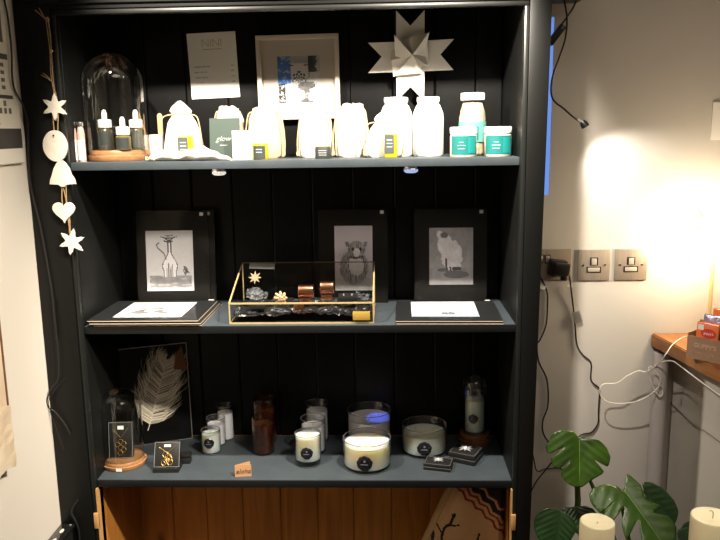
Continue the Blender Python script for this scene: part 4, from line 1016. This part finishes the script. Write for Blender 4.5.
for j in range(ny):
    for i in range(nx): a = j*(nx+1)+i; fs.append((a, a+1, a+nx+2, a+nx+1)); cols += [*art_blk((i+.5)/nx, (j+.5)/ny), 1]*4
me.from_pydata(vs, [], fs); me.color_attributes.new('Col', 'FLOAT_COLOR', 'CORNER').data.foreach_set('color', cols); me.materials.append(M_cloth); me.polygons.foreach_set('use_smooth', [True]*len(fs))
o = bpy.data.objects.new('printed_face', me); C.objects.link(o); o.parent = t
MB().sheet(0, 1, 0, 1, 30, 40, lambda u, v: blk(u, v, -1)).build('back_face', mat('plain_tan_cloth', (.42, .26, .13), .9), t)
b = MB(); b.tube([blk(0, v/20)*1 for v in range(21)], .012, 8, sub=1); b.build('folded_edge', bpy.data.materials['plain_tan_cloth'], t)

# ------------------------------------------------------------------ LEFT WALL
def art_poster(u, v):
    v = 1-v; n = fbm(u*20, v*12); c = (.62, .58, .50)
    if v > .89 and v < .955: return (.035, .03, .028)
    if v >= .955: return (.66, .62, .55)
    if v < .30: c = (.42, .38, .32)
    if .28 < v < .62 and u < .93: c = g3(.05+.08*n) if not (((u-.80)/.10)**2+((v-.50)/.12)**2 > .8 and ((u-.80)/.10)**2+((v-.50)/.12)**2 < 1.5) else (.35, .32, .28)
    if .655 < v < .668 and u < .95: c = g3(.05)
    if .780 < v < .792 and u < .96: c = g3(.04)
    for cx_, cy_ in ((.90, .690), (.90, .712), (.90, .734), (.90, .757), (.84, .745)):
        if abs(u-cx_) < .012 and abs(v-cy_) < .006: c = g3(.10)
    for q in range(14):
        if abs(u-(.50+.033*q)) < .010 and abs(v-.832) < .007: c = g3(.08)
        if q % 2 == 0 and abs(u-(.50+.033*q)) < .010 and abs(v-.808) < .007: c = g3(.10)
    if abs(u-.80) < .02 and abs(v-.856) < .006: c = g3(.08)
    if abs(u-.80) < .05 and abs(v-.875) < .002: c = (.4, .36, .3)
    return c
pr = atX(25, 163, XW+.012); pt = 2.12
t = thing('wall_poster', 'framed white poster with black bands and tiny icons on the left wall', 'poster', (XW, pr.y, pr.z))
wP = .62; hP = pt-pr.z
MB().box(0, .010, -wP, 0, 0, hP, .001).build('backing_board', mat('off_white_frame', (.62, .58, .50), .5), t)
o = picture('poster_print', wP-.004, hP-.004, 150, 170, art_poster, M_print, t, (.0115, -wP/2, .002), (0, 0, PI/2))
# distressed frame
q = atX(16, 466, XW+.03); t = thing('distressed_panel', 'distressed cream wooden panel with a worn brown edge, hanging on the left wall', 'panel', (XW, q.y, q.z))
hq = atX(0, 284, XW+.03).z-q.z+.22
b = MB(); b.prism([(-.36, .0), (-.10, -.015), (-.03, .012), (0, .03), (0, hq), (-.36, hq)], .024, Matrix.Rotation(PI/2, 4, 'Z') @ Matrix.Translation((0, -.026, 0)), .002)
b.build('panel_board', M_distress, t, smooth=20)
b = MB(); b.box(.0265, .029, -.004, 0, .03, hq); b.build('worn_edge', M_distdark, t)
b = MB(); b.sheet(-.30, -.004, .0, .14, 14, 10, lambda y, z: (.0275+.006*fbm(y*40, z*40)+.003, y, z-.012*math.sin(y*30))); b.build('peeling_paint', M_distress, t, smooth=0, solid=.002)
# perforated basket at the bottom left
t = thing('black_basket', 'black plastic basket with oval slots against the left wall, beside the bookcase', 'basket', (XW+.003, 0, 0))
zt_ = atX(60, 528, XW+.01).z
MB().box(0, .030, -.60, -.030, .0, zt_-.002, .003).build('basket_body', M_blackp, t)
b = MB(); b.box(-.001+.001, .036, -.61, -.028, zt_-.010, zt_, .002); b.build('rim', mat('glossy_black', (.012, .012, .012), .15), t)
b = MB()
for i in range(12):
    y = -.065-.045*i; b.lathe([(0, 0), (.0045, 0), (.0045, .0008), (0, .0008)], (.018, y, zt_), 16, sx=1, sy=2.2)
b.build('slot_glint', mat('slot_highlight', (.65, .62, .55), .4), t)  # pale discs painted as highlights on the slots
b = MB(); b.lathe([(0, 0), (.003, 0), (.003, .001), (0, .001)], (.028, -.036, zt_), 12); b.build('rivet', M_greyc, t)
def cable(pts, r, m, label, name='cable', cat='cable'):
    # pts: (px, py, Y) with optional 4th = 'X' fixed
    P = [at(*p) for p in pts]; o = MB().tube(P, r, 8, sub=5).build(name, m); return tag(o, label, cat)
xw = XW+.017
P = [atX(x, y, xw) for x, y in ((3, -6), (8, 18), (11.5, 50), (12, 72), (14, 88), (19, 98), (24, 108))]+[at(x, y, -.0275) for x, y in ((28, 125), (28.5, 160), (31, 188), (40, 225), (48, 268), (53, 300), (56, 340))]
tag(MB().tube(P, .0022, 8).build('cable', M_blackc), 'black cable running down over the left wall poster edge', 'cable')
P = [at(x, y, Y) for x, y, Y in ((53, 300, -.032), (58, 350, -.032), (58.5, 378, -.032), (52, 388, -.034), (47, 400, -.038), (49, 408, -.034), (55, 412, -.030), (66, 426, -.0275), (70, 434, -.0275))]
tag(MB().tube(P, .0016, 8).build('cable', M_blackc), 'thin black cable curling halfway down the left stile', 'cable')
P = [at(x, y, Y) for x, y, Y in ((66, 378, -.030), (58, 386, -.033), (49, 400, -.036), (50, 410, -.034), (56, 428, -.033), (64, 450, -.030))]
tag(MB().tube(P, .0010, 8).build('cable', M_blackc), 'hair-thin black wire looping beside the left stile', 'cable')
P = [at(x, y, Y) for x, y, Y in ((78, 500, -.026), (73, 508, -.028), (72, 514, -.03), (76, 522, -.03), (79, 532, -.028), (79.5, 545, -.028), (79, 570, -.028))]
tag(MB().tube(P, .0024, 8).build('cable', M_blackc), 'short black cable end hanging low on the left stile', 'cable')

# ------------------------------------------------------------------ RIGHT WALL THINGS
def plate(px, py, wpx, label, double=False):
    c_ = at(px, py, YW-.001); t = thing('socket' if double else 'switch_plate', label, 'socket' if double else 'switch', (c_.x, YW, c_.z), group=None if double else 'brushed nickel fused switches')
    kk = 1/(F/2.17); w_ = wpx*kk; h_ = 30.5*kk
    MB().box(-w_/2, w_/2, -.005, 0, -h_/2, h_/2, .0018).build('face_plate', M_steel, t)
    if not double:
        for s in (-1, 1): MB().lathe([(0, 0), (.0035, 0), (.003, .0012), (0, .0014)], n=16, M=Matrix.Translation((s*w_*.34, -.005, 0)) @ Matrix.Rotation(PI/2, 4, 'X')).build('screw', M_chrome, t)
        MB().box(-.011, .011, -.0058, -.005, .0, .022).build('rocker_surround', M_blackp, t)
        MB().box(-.0072, .0072, -.0085, -.0055, .001, .0195, .001).build('rocker', M_rock, t)
        MB().box(-.020, .020, -.0058, -.005, -.021, -.004).build('fuse_surround', M_blackp, t)
        MB().box(-.0165, .0165, -.0075, -.0055, -.018, -.0065, .001).build('fuse_carrier', M_rock, t)
    return t, c_
plate(593.5, 265, 31, 'brushed nickel fused switch on the right wall, the one nearer the bookcase')
plate(630.5, 264.5, 31, 'brushed nickel fused switch on the right wall, the one nearer the counter')
t, c_ = plate(549, 264.5, 42, 'brushed nickel double socket partly hidden by the bookcase edge', True)
for px in (540.5, 547.5):
    q = at(px, 259, YW-.006)-Vector((c_.x, YW, c_.z)); MB().box(q.x-.008, q.x+.008, -.0062, -.005, q.z-.012, q.z+.012).build('rocker_surround', M_blackp, t); MB().box(q.x-.0055, q.x+.0055, -.009, -.006, q.z-.0095, q.z+.0095, .001).build('rocker', M_rock, t)
q = at(559, 268, YW-.03); t = thing('plug_adapter', 'chunky black plug adapter in the double socket', 'plug', (q.x, YW-.0055, q.z), (0, .12, 0))
MB().box(-.026, .022, -.034, 0, -.024, .022, .005).build('adapter_body', M_blackp, t); MB().box(-.018, .026, -.048, -.034, -.018, .018, .006).build('adapter_front', M_blackp, t)
MB().box(.010, .026, -.030, -.014, -.034, -.020, .003).build('cable_boot', M_blackp, t)
# right wall cables
q = at(569.5, 275, YW-.025)
o = cable([(569.5, 276, YW-.02), (571, 288, YW-.012), (573, 305, YW-.006), (575, 325, YW-.004), (577, 345, YW-.004), (583, 355, YW-.004), (591, 363, YW-.004), (591, 380, YW-.004), (599, 388, YW-.006), (599.5, 393, YW-.008), (598.5, 410, YW-.006), (598, 423, YW-.006), (592, 432, YW-.005), (584, 434, YW-.005), (579, 437, YW-.01), (572, 450, YW-.02)], .0022, M_blackc, 'black cable hanging from the plug adapter down behind the plant')
o2 = cable([(536, 270, YW-.01), (541, 278, YW-.006), (547, 292, YW-.004), (547.5, 305, YW-.004), (546, 325, YW-.004), (540, 340, YW-.004), (537, 345, YW-.004), (539, 362, YW-.004), (547, 380, YW-.004), (548, 405, YW-.004), (543, 420, YW-.004), (543, 432, YW-.004), (549, 443, YW-.005)], .0022, M_blackc, 'black cable hanging close along the right side of the bookcase')
o3 = cable([(532, 450, YW-.03), (534, 460, YW-.02), (537, 471, YW-.015), (545, 469, YW-.01), (558, 468, YW-.008), (566, 472, YW-.008)], .0018, M_blackc, 'black cable crossing behind the upper monstera leaf')
cable([(528, 498, YW-.03), (536, 482, YW-.02), (544, 472, YW-.02), (552, 462, YW-.02)], .0020, M_blackc, 'short black cable slanting out from behind the bookcase')
for (px, py, lab, r_, w_, h_) in ((542.5, 287.5, 'small white paper tag on the cable beside the bookcase', .1, .017, .010), (570, 286, 'small white tag on the adapter cable', .3, .014, .008)):
    q = at(px, py, YW-.0085); o = MB().box(-w_/2, w_/2, -.0006, 0, -h_/2, h_/2).build('cable_tag', M_white, loc=q, rot=(0, r_, 0)); tag(o, lab, 'tag')
q = at(577, 317, YW-.010); o = MB().box(-.011, .011, -.0008, 0, -.017, .016).build('cable_tag', M_tag, loc=q, rot=(0, -.35, 0)); tag(o, 'silver foil warning tag wrapped on the adapter cable', 'tag')
# top right cable with plug
gn = cable([(558, -30, .10), (563, -6, .10), (566, 10, .11), (567, 22, .12), (565, 40, .14), (559, 58, .16), (553, 75, .18), (551, 88, .19), (552, 97, .19), (556, 103, .19), (563, 108, .185), (572, 116, .18), (578, 120.5, .175)], .0023, M_blackc, 'x', 'gooseneck_arm')
q = at(584, 124, .175); t = thing('gooseneck_lamp', 'small black clip-on spotlight on a thin gooseneck beside the blue window, aimed at the wall', 'lamp', tuple(q), (0, .65, 0))
for k in ('label', 'category'): del gn[k]
gn.parent = t; gn.matrix_parent_inverse = (Matrix.Translation(q) @ Matrix.Rotation(.65, 4, 'Y')).inverted()
MB().lathe([(0, -.020), (.0035, -.020), (.0045, -.012), (.0045, -.006)], n=16, M=Matrix.Rotation(PI/2, 4, 'Y')).build('collar', M_greyc, t)
MB().lathe([(0, -.009), (.006, -.009), (.0095, -.002), (.0105, .008), (.0095, .0085), (0, .007)], n=24, M=Matrix.Rotation(PI/2+.35, 4, 'Y')).build('lamp_head', M_blackp, t)
MB().lathe([(0, .0075), (.0085, .0080), (0, .0095)], n=20, M=Matrix.Rotation(PI/2+.35, 4, 'Y')).build('lens', mat('lit_lens', (1, .93, .82), .2, emit=3), t)
# paper notice at the right edge
q = at(723, 122, YW-.002); tag(MB().box(-.030, .030, -.001, .001, -.048, .052).build('paper_notice', M_whitecard, loc=q), 'blank white paper notice on the wall at the far right edge', 'paper')
q = at(556.5, 34.5, .17); t = thing('inline_transformer', 'black inline transformer box hanging on a cable behind the top right of the bookcase', 'transformer', tuple(q), (0, .66, 0))
MB().box(-.0085, .0085, -.010, .010, -.0285, .026, .002).build('transformer_body', M_blackp, t); MB().box(-.0065, .0065, -.0105, -.010, -.012, .014).build('transformer_label', M_black, t)
cable([(562, 24, .17), (565, 20, .17), (569, 14, .16), (574, 6, .16), (580, -10, .16)], .0022, M_blackc, 'short black cable from the inline transformer up past the cornice')

# counter
zc = at(651, 333, YW).z; xc0 = at(651, 333, YW).x; pe = atZ(720, 368, zc); sl = (pe.x-xc0)/(pe.y-YW)
CL = 1.5
def ce(y, off=0): return xc0+off+sl*(y-YW)
t = thing('worktop_counter', 'thick oiled oak worktop on a pale grey panelled counter, along the right', 'counter', (0, 0, 0))
b = MB(); vs = [(ce(YW-.001), YW-.001), (ce(YW-CL), YW-CL), (ce(YW-CL)+.7, YW-CL), (ce(YW-.001)+.7, YW-.001)]
for zz in (zc-.038, zc): pass
a = [b.bm.verts.new((x, y, zc-.038)) for x, y in vs]; c2 = [b.bm.verts.new((x, y, zc)) for x, y in vs]
b.bm.faces.new(a); b.bm.faces.new(c2)
for i in range(4): b.bm.faces.new((a[i], a[(i+1) % 4], c2[(i+1) % 4], c2[i]))
bmesh.ops.bevel(b.bm, geom=list(b.bm.edges), offset=.003, segments=2, affect='EDGES')
b.build('worktop', M_oak, t)
po = at(668, 450, YW).x-xc0
b = MB(); vs = [(ce(YW-.001, po), YW-.001), (ce(YW-CL, po), YW-CL), (ce(YW-CL)+.66, YW-CL), (ce(YW-.001)+.66, YW-.001)]
a = [b.bm.verts.new((x, y, 0)) for x, y in vs]; c2 = [b.bm.verts.new((x, y, zc-.0385)) for x, y in vs]
b.bm.faces.new(a); b.bm.faces.new(c2)
for i in range(4): b.bm.faces.new((a[i], a[(i+1) % 4], c2[(i+1) % 4], c2[i]))
b.build('side_panel', M_cab, t)
xp0, xp1 = at(643, 450, YW).x, at(667, 450, YW).x
b = MB(); b.lathe([(0, 0), (.021, 0), (.021, zc-.05), (0, zc-.05)], (xp0+.028, YW-.024, 0), 24); o = b.build('pipe', mat('painted_pipe', (.47, .43, .42), .6)); struct(o); o.name = 'trim_1'  # boxing pipe; its band also stands in for the worktop's shadow
# white cable
wc = [(697, 334, .18), (686, 336, .20), (676, 341, .22), (668, 352, .24), (660, 362, .25), (652, 370, .26), (640, 374, .28), (628, 378, .28), (617, 383, .28), (604, 384, .29), (601, 388, .29), (600, 393, .29), (604, 401, .29), (618, 403, .28), (636, 401, .27), (650, 395, .26), (658, 387, .25), (661, 380, .24), (657, 372, .24), (650, 366, .24), (650, 374, .24), (656, 390, .24), (661, 396, .24), (664, 392, .24), (662, 384, .24)]
cable([(699, 333, .02)]+[(x, y, Y-.03) for x, y, Y in wc[1:]], .0020, M_whitec, 'white cable looping off the oak worktop and back across the wall') if False else None
Pw = [atX(x, y, X) for x, y, X in ((694, 336, 1.03), (684, 337, 1.02), (673, 344, .985), (664, 357, .955), (656, 366, .95))]+[at(x, y, .26) for x, y in ((646, 372), (638, 371), (627, 376), (617, 383), (604, 384), (600, 389), (601, 396), (608, 402), (622, 403.5), (638, 401), (651, 394), (659, 386), (660, 379), (655, 371), (650, 366), (649, 374), (653, 387), (659, 396), (663, 393), (661, 385))]
tag(MB().tube(Pw, .0015, 8).build('cable', M_whitec), 'white cable looping off the oak worktop and back across the wall', 'cable')
def onpanel(px, py, off, pad):
    d = W_+R_*((px-360)/F)-U_*((py-270)/F); k_ = (ce(0, off)-pad-CAM.x+sl*CAM.y)/(d.x-sl*d.y); return CAM+d*k_
Pw = [onpanel(x, y, 0, .003) for x, y, Y in ((654, 366, .22), (662, 362, .2), (672, 361, .15), (680, 366, .12), (700, 381, .02), (722, 397, -.05))]
tag(MB().tube(Pw, .0017, 8).build('cable', M_whitec), 'white cable running under the edge of the oak worktop', 'cable')
Pw = [atX(659, 396, onpanel(668, 401, po, .004).x-.02)]+[onpanel(x, y, po, .003) for x, y in ( (668, 401), (680, 411), (692, 423), (706, 432), (724, 445), (760, 470))]
tag(MB().tube(Pw, .0019, 8).build('cable', M_greyc), 'grey cable slanting down across the pale counter panel', 'cable')

# box of chocolate bars
q = atZ(686, 357, zc); q2 = atZ(686+40, 366, zc); d_ = (q2-q); ang = math.atan2(d_.y, d_.x)
t = thing('display_carton', 'brown kraft display carton with pale printed lettering on the oak worktop', 'box', (q.x, q.y, zc+.0005), (0, 0, ang))
wB, hB, dB = .155, at(686, 335, q.y).z-zc, .085
MB().box(0, wB, 0, .0015, 0, hB).build('carton_front', M_kraft, t)
MB().box(0, .0015, .0015, dB, 0, hB*1.1).build('carton_side', M_kraft, t); MB().box(wB-.0015, wB, .0015, dB, 0, hB*1.1).build('carton_side', M_kraft, t)
MB().box(0, wB, dB-.0015, dB, 0, hB*1.2).build('carton_back', M_kraft, t); MB().box(.0015, wB-.0015, .0015, dB-.0015, 0, .0015).build('carton_base', M_kraft, t)
m_ = mat('pale_carton_print', (.52, .36, .25), .6)
text("GUPPY'S", .0150, m_, t, (.046, -.0006, hB*.62), off=.0004); text('CHOCOLATE', .0078, m_, t, (.046, -.0006, hB*.30))
Rz = Matrix.Rotation(ang, 4, 'Z')
def inbox(x, y, z): return Vector((q.x, q.y, zc+.0005))+(Rz @ Vector((x, y, z)))
def packet(x, y, w_, h_, m, label, tilt, badge=False, rz=0, band=None):
    t = thing('chocolate_bar', label, 'chocolate bar', tuple(inbox(x, y, .0025)), (-tilt, 0, ang+rz), group='wrapped bars in the kraft carton')
    b = MB(); b.box(-w_/2, w_/2, 0, .007, 0, h_, .002); b.build('wrapper', m, t)
    b = MB(); b.prism([(-w_/2+(w_)*i/24, h_-.001+(.004 if i % 2 else .001)) for i in range(25)]+[(w_/2, h_-.006), (-w_/2, h_-.006)], .001, Matrix.Translation((0, .003, 0))); b.build('crimped_end', m, t, smooth=0)
    if badge:
        MB().lathe([(0, 0), (.020, 0), (.020, .0008), (0, .0008)], n=32, sx=1, sy=.6, M=Matrix.Translation((.004, -.0002, h_*.72)) @ Matrix.Rotation(PI/2, 4, 'X')).build('badge', M_red, t)
        text("guppy's", .0085, M_whiteink, t, (.004, -.0012, h_*.72)); MB().box(-w_/2+.004, -w_/2+.018, -.0012, -.0003, h_*.80, h_*.95).build('price_sticker', M_sticker, t)
    return t
packet(.040, .012, .056, .088, M_orange, 'orange wrapped bar with red round badge, front left in the kraft carton', .12, True)
packet(.104, .012, .058, .084, M_brown, 'dark brown wrapped bar beside the orange one in the kraft carton', .12)
packet(.016, .040, .022, .086, M_brown, 'dark brown bar at the left end of the kraft carton, behind the orange one', .1)
packet(.050, .032, .060, .105, M_purple, 'shiny silver-purple wrapped bar sticking up behind the orange one', .10, rz=.08)
packet(.100, .040, .060, .108, M_purple, 'shiny silver-purple wrapped bar sticking up at the right of the kraft carton', .06, rz=-.1)
packet(.060, .060, .060, .118, M_orange, 'orange wrapped bar standing at the back of the kraft carton', .04)
# glowing lamp of leaves
lp = at(711, 238, .235); t = thing('leaf_lamp', 'very bright warm lamp of wire branches on the oak worktop behind the carton', 'lamp', (lp.x+.01, .235, zc))
MB().lathe([(0, 0), (.032, 0), (.032, .006), (.012, .014), (.006, .03), (.005, lp.z-zc), (0, lp.z-zc)], n=32).build('stand', M_brass, t)
M_lleaf = mat('gold_leaf_foil', (.8, .6, .3), .35, metal=.6); b = MB(); rnd = random.Random(3); hl = lp.z-zc
for i in range(26):
    a = rnd.random()*2*PI; e_ = rnd.uniform(-.35, 1.1); L = rnd.uniform(.05, .10); o_ = Vector((0, 0, hl-.06+rnd.random()*.05)); d = Vector((math.cos(a)*math.cos(e_), math.sin(a)*math.cos(e_)*.7, math.sin(e_)))
    tip = o_+d*L; b.tube([o_, o_+d*L*.5+Vector((0, 0, .008)), tip], .0008, 5)
    s_ = Vector((0, 0, 1)).cross(d).normalized()*.008; m1 = tip+d*.014
    if i % 2: b2 = MB(); bmesh.ops.create_icosphere(b2.bm, subdivisions=2, radius=.005, matrix=Matrix.Translation(tip)); b2.build('glowing_bulb', M_warmbulb, t)
    else: MB().tri(tip, m1+s_, tip+d*.034, m1-s_).build('leaf', M_lleaf, t, smooth=0, solid=.0008)
b.build('branch', M_brass, t)
light('leaf_lamp_light', 'POINT', (lp.x-.005, .200, lp.z), 8.5, (1, .82, .55), shadow_soft_size=.05)

# ------------------------------------------------------------------ MONSTERA
def leaf(parent, name, outline, rib, M, m, fold=.12, droop=.25, vein=True):
    # outline and midrib in the blade's own plane (metres); the blade is folded along the rib and droops to the tip
    poly = [Vector(p) for p in outline]; n = len(poly); pts = list(poly)
    R0_, R1_ = Vector(rib[0]), Vector(rib[1]); ax = (R1_-R0_); L = ax.length; ax.normalize(); sx = Vector((ax.y, -ax.x)); g = L/24
    xs = [p.x for p in poly]; ys = [p.y for p in poly]
    def inside(p):
        c = False; j = n-1
        for i in range(n):
            a, b_ = poly[i], poly[j]
            if (a.y > p.y) != (b_.y > p.y) and p.x < (b_.x-a.x)*(p.y-a.y)/(b_.y-a.y)+a.x: c = not c
            j = i
        return c
    y = min(ys)
    while y < max(ys):
        x = min(xs)
        while x < max(xs):
            p = Vector((x+.13*g, y+.07*g))
            if inside(p) and min(seg(p.x, p.y, *poly[i], *poly[(i+1) % n]) for i in range(n)) > g*.35: pts.append(p)
            x += g
        y += g
    r = delaunay_2d_cdt(pts, [(i, (i+1) % n) for i in range(n)], [list(range(n))], 1, 1e-6)
    W = max(abs((p-R0_).dot(sx)) for p in poly)
    def shape(p):
        q = Vector(p)-R0_; s_ = q.dot(ax); d = abs(q.dot(sx)); u = s_/L
        z = d*fold*1.8-d*d/W*fold*1.9-droop*L*.25*u*abs(u)+.0008*math.sin((s_-d*.7)/L*34)*min(1, d/W*3)
        return Vector((p[0], p[1], z))
    b = MB(); vs = [b.bm.verts.new(M @ shape(v)) for v in r[0]]
    for f in r[2]:
        cc_ = sum((Vector(r[0][i]) for i in f), Vector((0, 0)))/len(f)
        if not inside(cc_): continue
        try: b.bm.faces.new([vs[i] for i in f])
        except Exception: pass
    bmesh.ops.delete(b.bm, geom=[v for v in b.bm.verts if not v.link_faces], context='VERTS')
    o = b.build(name, m, parent, smooth=80, solid=.0008)
    if vein:
        b = MB(); b.tube([M @ (shape(R0_+ax*L*q_/10)+Vector((0, 0, .0007))) for q_ in range(10)], (.0011, .0004), 5); b.build('leaf_vein', M_vein, o)
    return o
pot = Vector((.93, .02, 0))
t = thing('monstera_plant', 'potted monstera with split green leaves in the lower right corner', 'plant', tuple(pot))
MB().lathe([(0, 0), (.085, 0), (.115, .20), (.125, .20), (.125, .23), (.110, .23), (.100, .20), (0, .19)], n=40).build('pot', M_pot, t); MB().lathe([(0, .195), (.10, .195), (.10, .205), (0, .21)], n=30).build('soil', M_soil, t)
soil = Vector((0, 0, .205))
def frame(origin, tipdir, facing):
    y = -Vector(tipdir).normalized(); z = Vector(facing); z = (z-y*z.dot(y)).normalized(); x = y.cross(z)
    return Matrix.Translation(origin) @ Matrix((x, y, z)).transposed().to_4x4()
def W2(px, py, Y): return at(px, py, Y)-pot
def putleaf(pxs, J, T, Y, lean, m, bend, sx_=1, fold=.12, droop=.2, vein=True, side=0):
    # J, T: stem joint and tip; the blade lies in a plane through J leaning back by lean
    Jw = W2(*J, Y); nrm = Vector((side, -math.cos(lean), math.sin(lean))).normalized()
    X_ = Vector((0, 0, 1)).cross(-nrm).normalized(); X_ = -X_ if X_.x < 0 else X_; Y_ = X_.cross(nrm); Y_ = -Y_ if Y_.z < 0 else Y_
    nn = X_.cross(Y_)
    def hit(px, py):
        d = W_+R_*((px-360)/F)-U_*((py-270)/F); o_ = CAM-pot; t_ = (Jw-o_).dot(nrm)/d.dot(nrm); P_ = o_+d*t_-Jw; return (P_.dot(X_), P_.dot(Y_))
    out = [hit(*p) for p in pxs]; M = Matrix.Translation(Jw) @ Matrix((X_, Y_, nn)).transposed().to_4x4()
    leaf(t, 'leaf', out, (hit(*J), hit(*T)), M, m, fold if nn.y < 0 else -fold, droop if nn.y < 0 else -droop, vein)
    Jb = Jw+Vector((0, .008, -.002))
    MB().tube([soil+Vector((Jw.x*.15, Jw.y*.15, 0)), soil.lerp(Jw, .5)+Vector(bend), Jw+Vector((0, .014, -.04)), Jw+Vector((0, .005, -.008)), Jw+Vector((0, .001, 0))], (.0060, .0026), 8).build('stem', M_stem, t)
z5 = lambda L_: [(520+x/3, 360+y/3) for x, y in L_]
z7 = lambda L_: [(570+x/4.8, 440+y/4.8) for x, y in L_]
def smooth_px(P_, keep=()):
    Q = []; n = len(P_)
    for i in range(n):
        p0, p1, p2, p3 = P_[i-1], P_[i], P_[(i+1) % n], P_[(i+2) % n]
        for k in range(3):
            t_ = k/3; Q.append(tuple(.5*(2*p1[c]+(p2[c]-p0[c])*t_*.6+(-(p2[c]-p0[c])*1.2-(p3[c]-p1[c])*.6+(p2[c]-p1[c])*6)*t_*t_+((p2[c]-p0[c])*.6+(p3[c]-p1[c])*.6-(p2[c]-p1[c])*4)*t_**3) for c in (0, 1)))
    return Q
putleaf(smooth_px(z5([(178, 234), (160, 216), (125, 210), (96, 222), (88, 244), (77, 256), (82, 280), (100, 277), (134, 258), (104, 284), (92, 293), (98, 317), (118, 326), (152, 297), (126, 332), (122, 346), (140, 368), (165, 381), (188, 381), (214, 361), (238, 347), (251, 334), (222, 300), (262, 320), (271, 292), (258, 262), (235, 241), (205, 235)])),
    (579.3, 439.5), (580, 486), .05, .45, M_leaf, (-.04, 0, .05), fold=.16)
putleaf(smooth_px(z7([(252, 243), (225, 222), (160, 215), (112, 232), (92, 262), (100, 300), (124, 330), (150, 352), (212, 296), (165, 350), (162, 375), (184, 392), (204, 395), (262, 318), (248, 400), (258, 450), (275, 478), (325, 380), (335, 440), (352, 500), (400, 560), (470, 560), (505, 490), (512, 420), (470, 365), (398, 350), (440, 320), (370, 290), (352, 262), (340, 222), (275, 163), (263, 190), (262, 225)])),
    (624, 490), (668, 549), -.03, .75, M_leaf, (-.03, 0, .03), fold=.10)
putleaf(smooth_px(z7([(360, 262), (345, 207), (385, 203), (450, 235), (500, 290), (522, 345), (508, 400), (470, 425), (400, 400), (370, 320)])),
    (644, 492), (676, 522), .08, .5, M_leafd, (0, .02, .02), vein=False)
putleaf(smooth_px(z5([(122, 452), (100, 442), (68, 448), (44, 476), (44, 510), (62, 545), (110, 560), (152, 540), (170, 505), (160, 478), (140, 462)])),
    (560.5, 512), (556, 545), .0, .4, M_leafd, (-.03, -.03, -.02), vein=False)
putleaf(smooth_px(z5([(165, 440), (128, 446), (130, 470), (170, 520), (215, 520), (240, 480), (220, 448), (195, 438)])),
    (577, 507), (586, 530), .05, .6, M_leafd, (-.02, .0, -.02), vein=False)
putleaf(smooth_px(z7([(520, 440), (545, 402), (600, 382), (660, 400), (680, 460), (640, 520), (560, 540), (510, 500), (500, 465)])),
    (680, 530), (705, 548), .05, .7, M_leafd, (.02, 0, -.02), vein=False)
MB().tube([soil, W2(584, 540, .07), W2(578, 500, .065), W2(578, 470, .075), W2(579, 446, .068)], (.0095, .0065), 10).build('main_stem', M_stem, t)

# ------------------------------------------------------------------ pillar candles on a low table
Yc = -.36
zt1 = at(597, 521, Yc).z; zt2 = at(712, 511, Yc+.02).z; zb_ = zt1-.20
t = thing('display_table', 'dark wooden side table just below the picture, carrying the pillar candles', 'table', (.80, -.36, 0))
MB().box(-.26, .26, -.13, .13, zb_-.03, zb_, .004).build('table_top', M_table, t)
for sx in (-1, 1):
    for sy in (-1, 1): MB().box(sx*.23-.02, sx*.23+.02, sy*.10-.02, sy*.10+.02, 0, zb_-.03, .003).build('leg', M_table, t)
for px, pw, zt_, Y, lab, sd in ((597, 33.5, zt1, Yc, 'cream pillar candle at the bottom edge, the smaller one left in front of the monstera', 1), (711.5, 40, zt2, Yc+.0, 'cream pillar candle at the bottom right corner, the larger one with a curled wick', 2)):
    x = at(px, 530, Y).x; r = pw/2*1.55/F
    t = thing('pillar_candle', lab, 'candle', (x, Y, zb_), group='cream pillar candles'); h = zt_-zb_
    MB().lathe([(0, 0), (r, 0), (r, h-.004), (r*.97, h-.001), (r*.92, h), (r*.5, h-.003), (0, h-.005)], n=48).build('wax_body', mat('ivory_pillar_wax', (.92, .82, .58), .5, sss=.3), t)
    b = MB(); b.tube([(0, 0, h-.006), (.001, 0, h+.006), (-.004, 0, h+.012), (-.007, 0, h+.010)] if sd == 2 else [(0, 0, h-.006), (0, 0, h-.002)], .0012, 6); b.build('wick', M_wick, t)
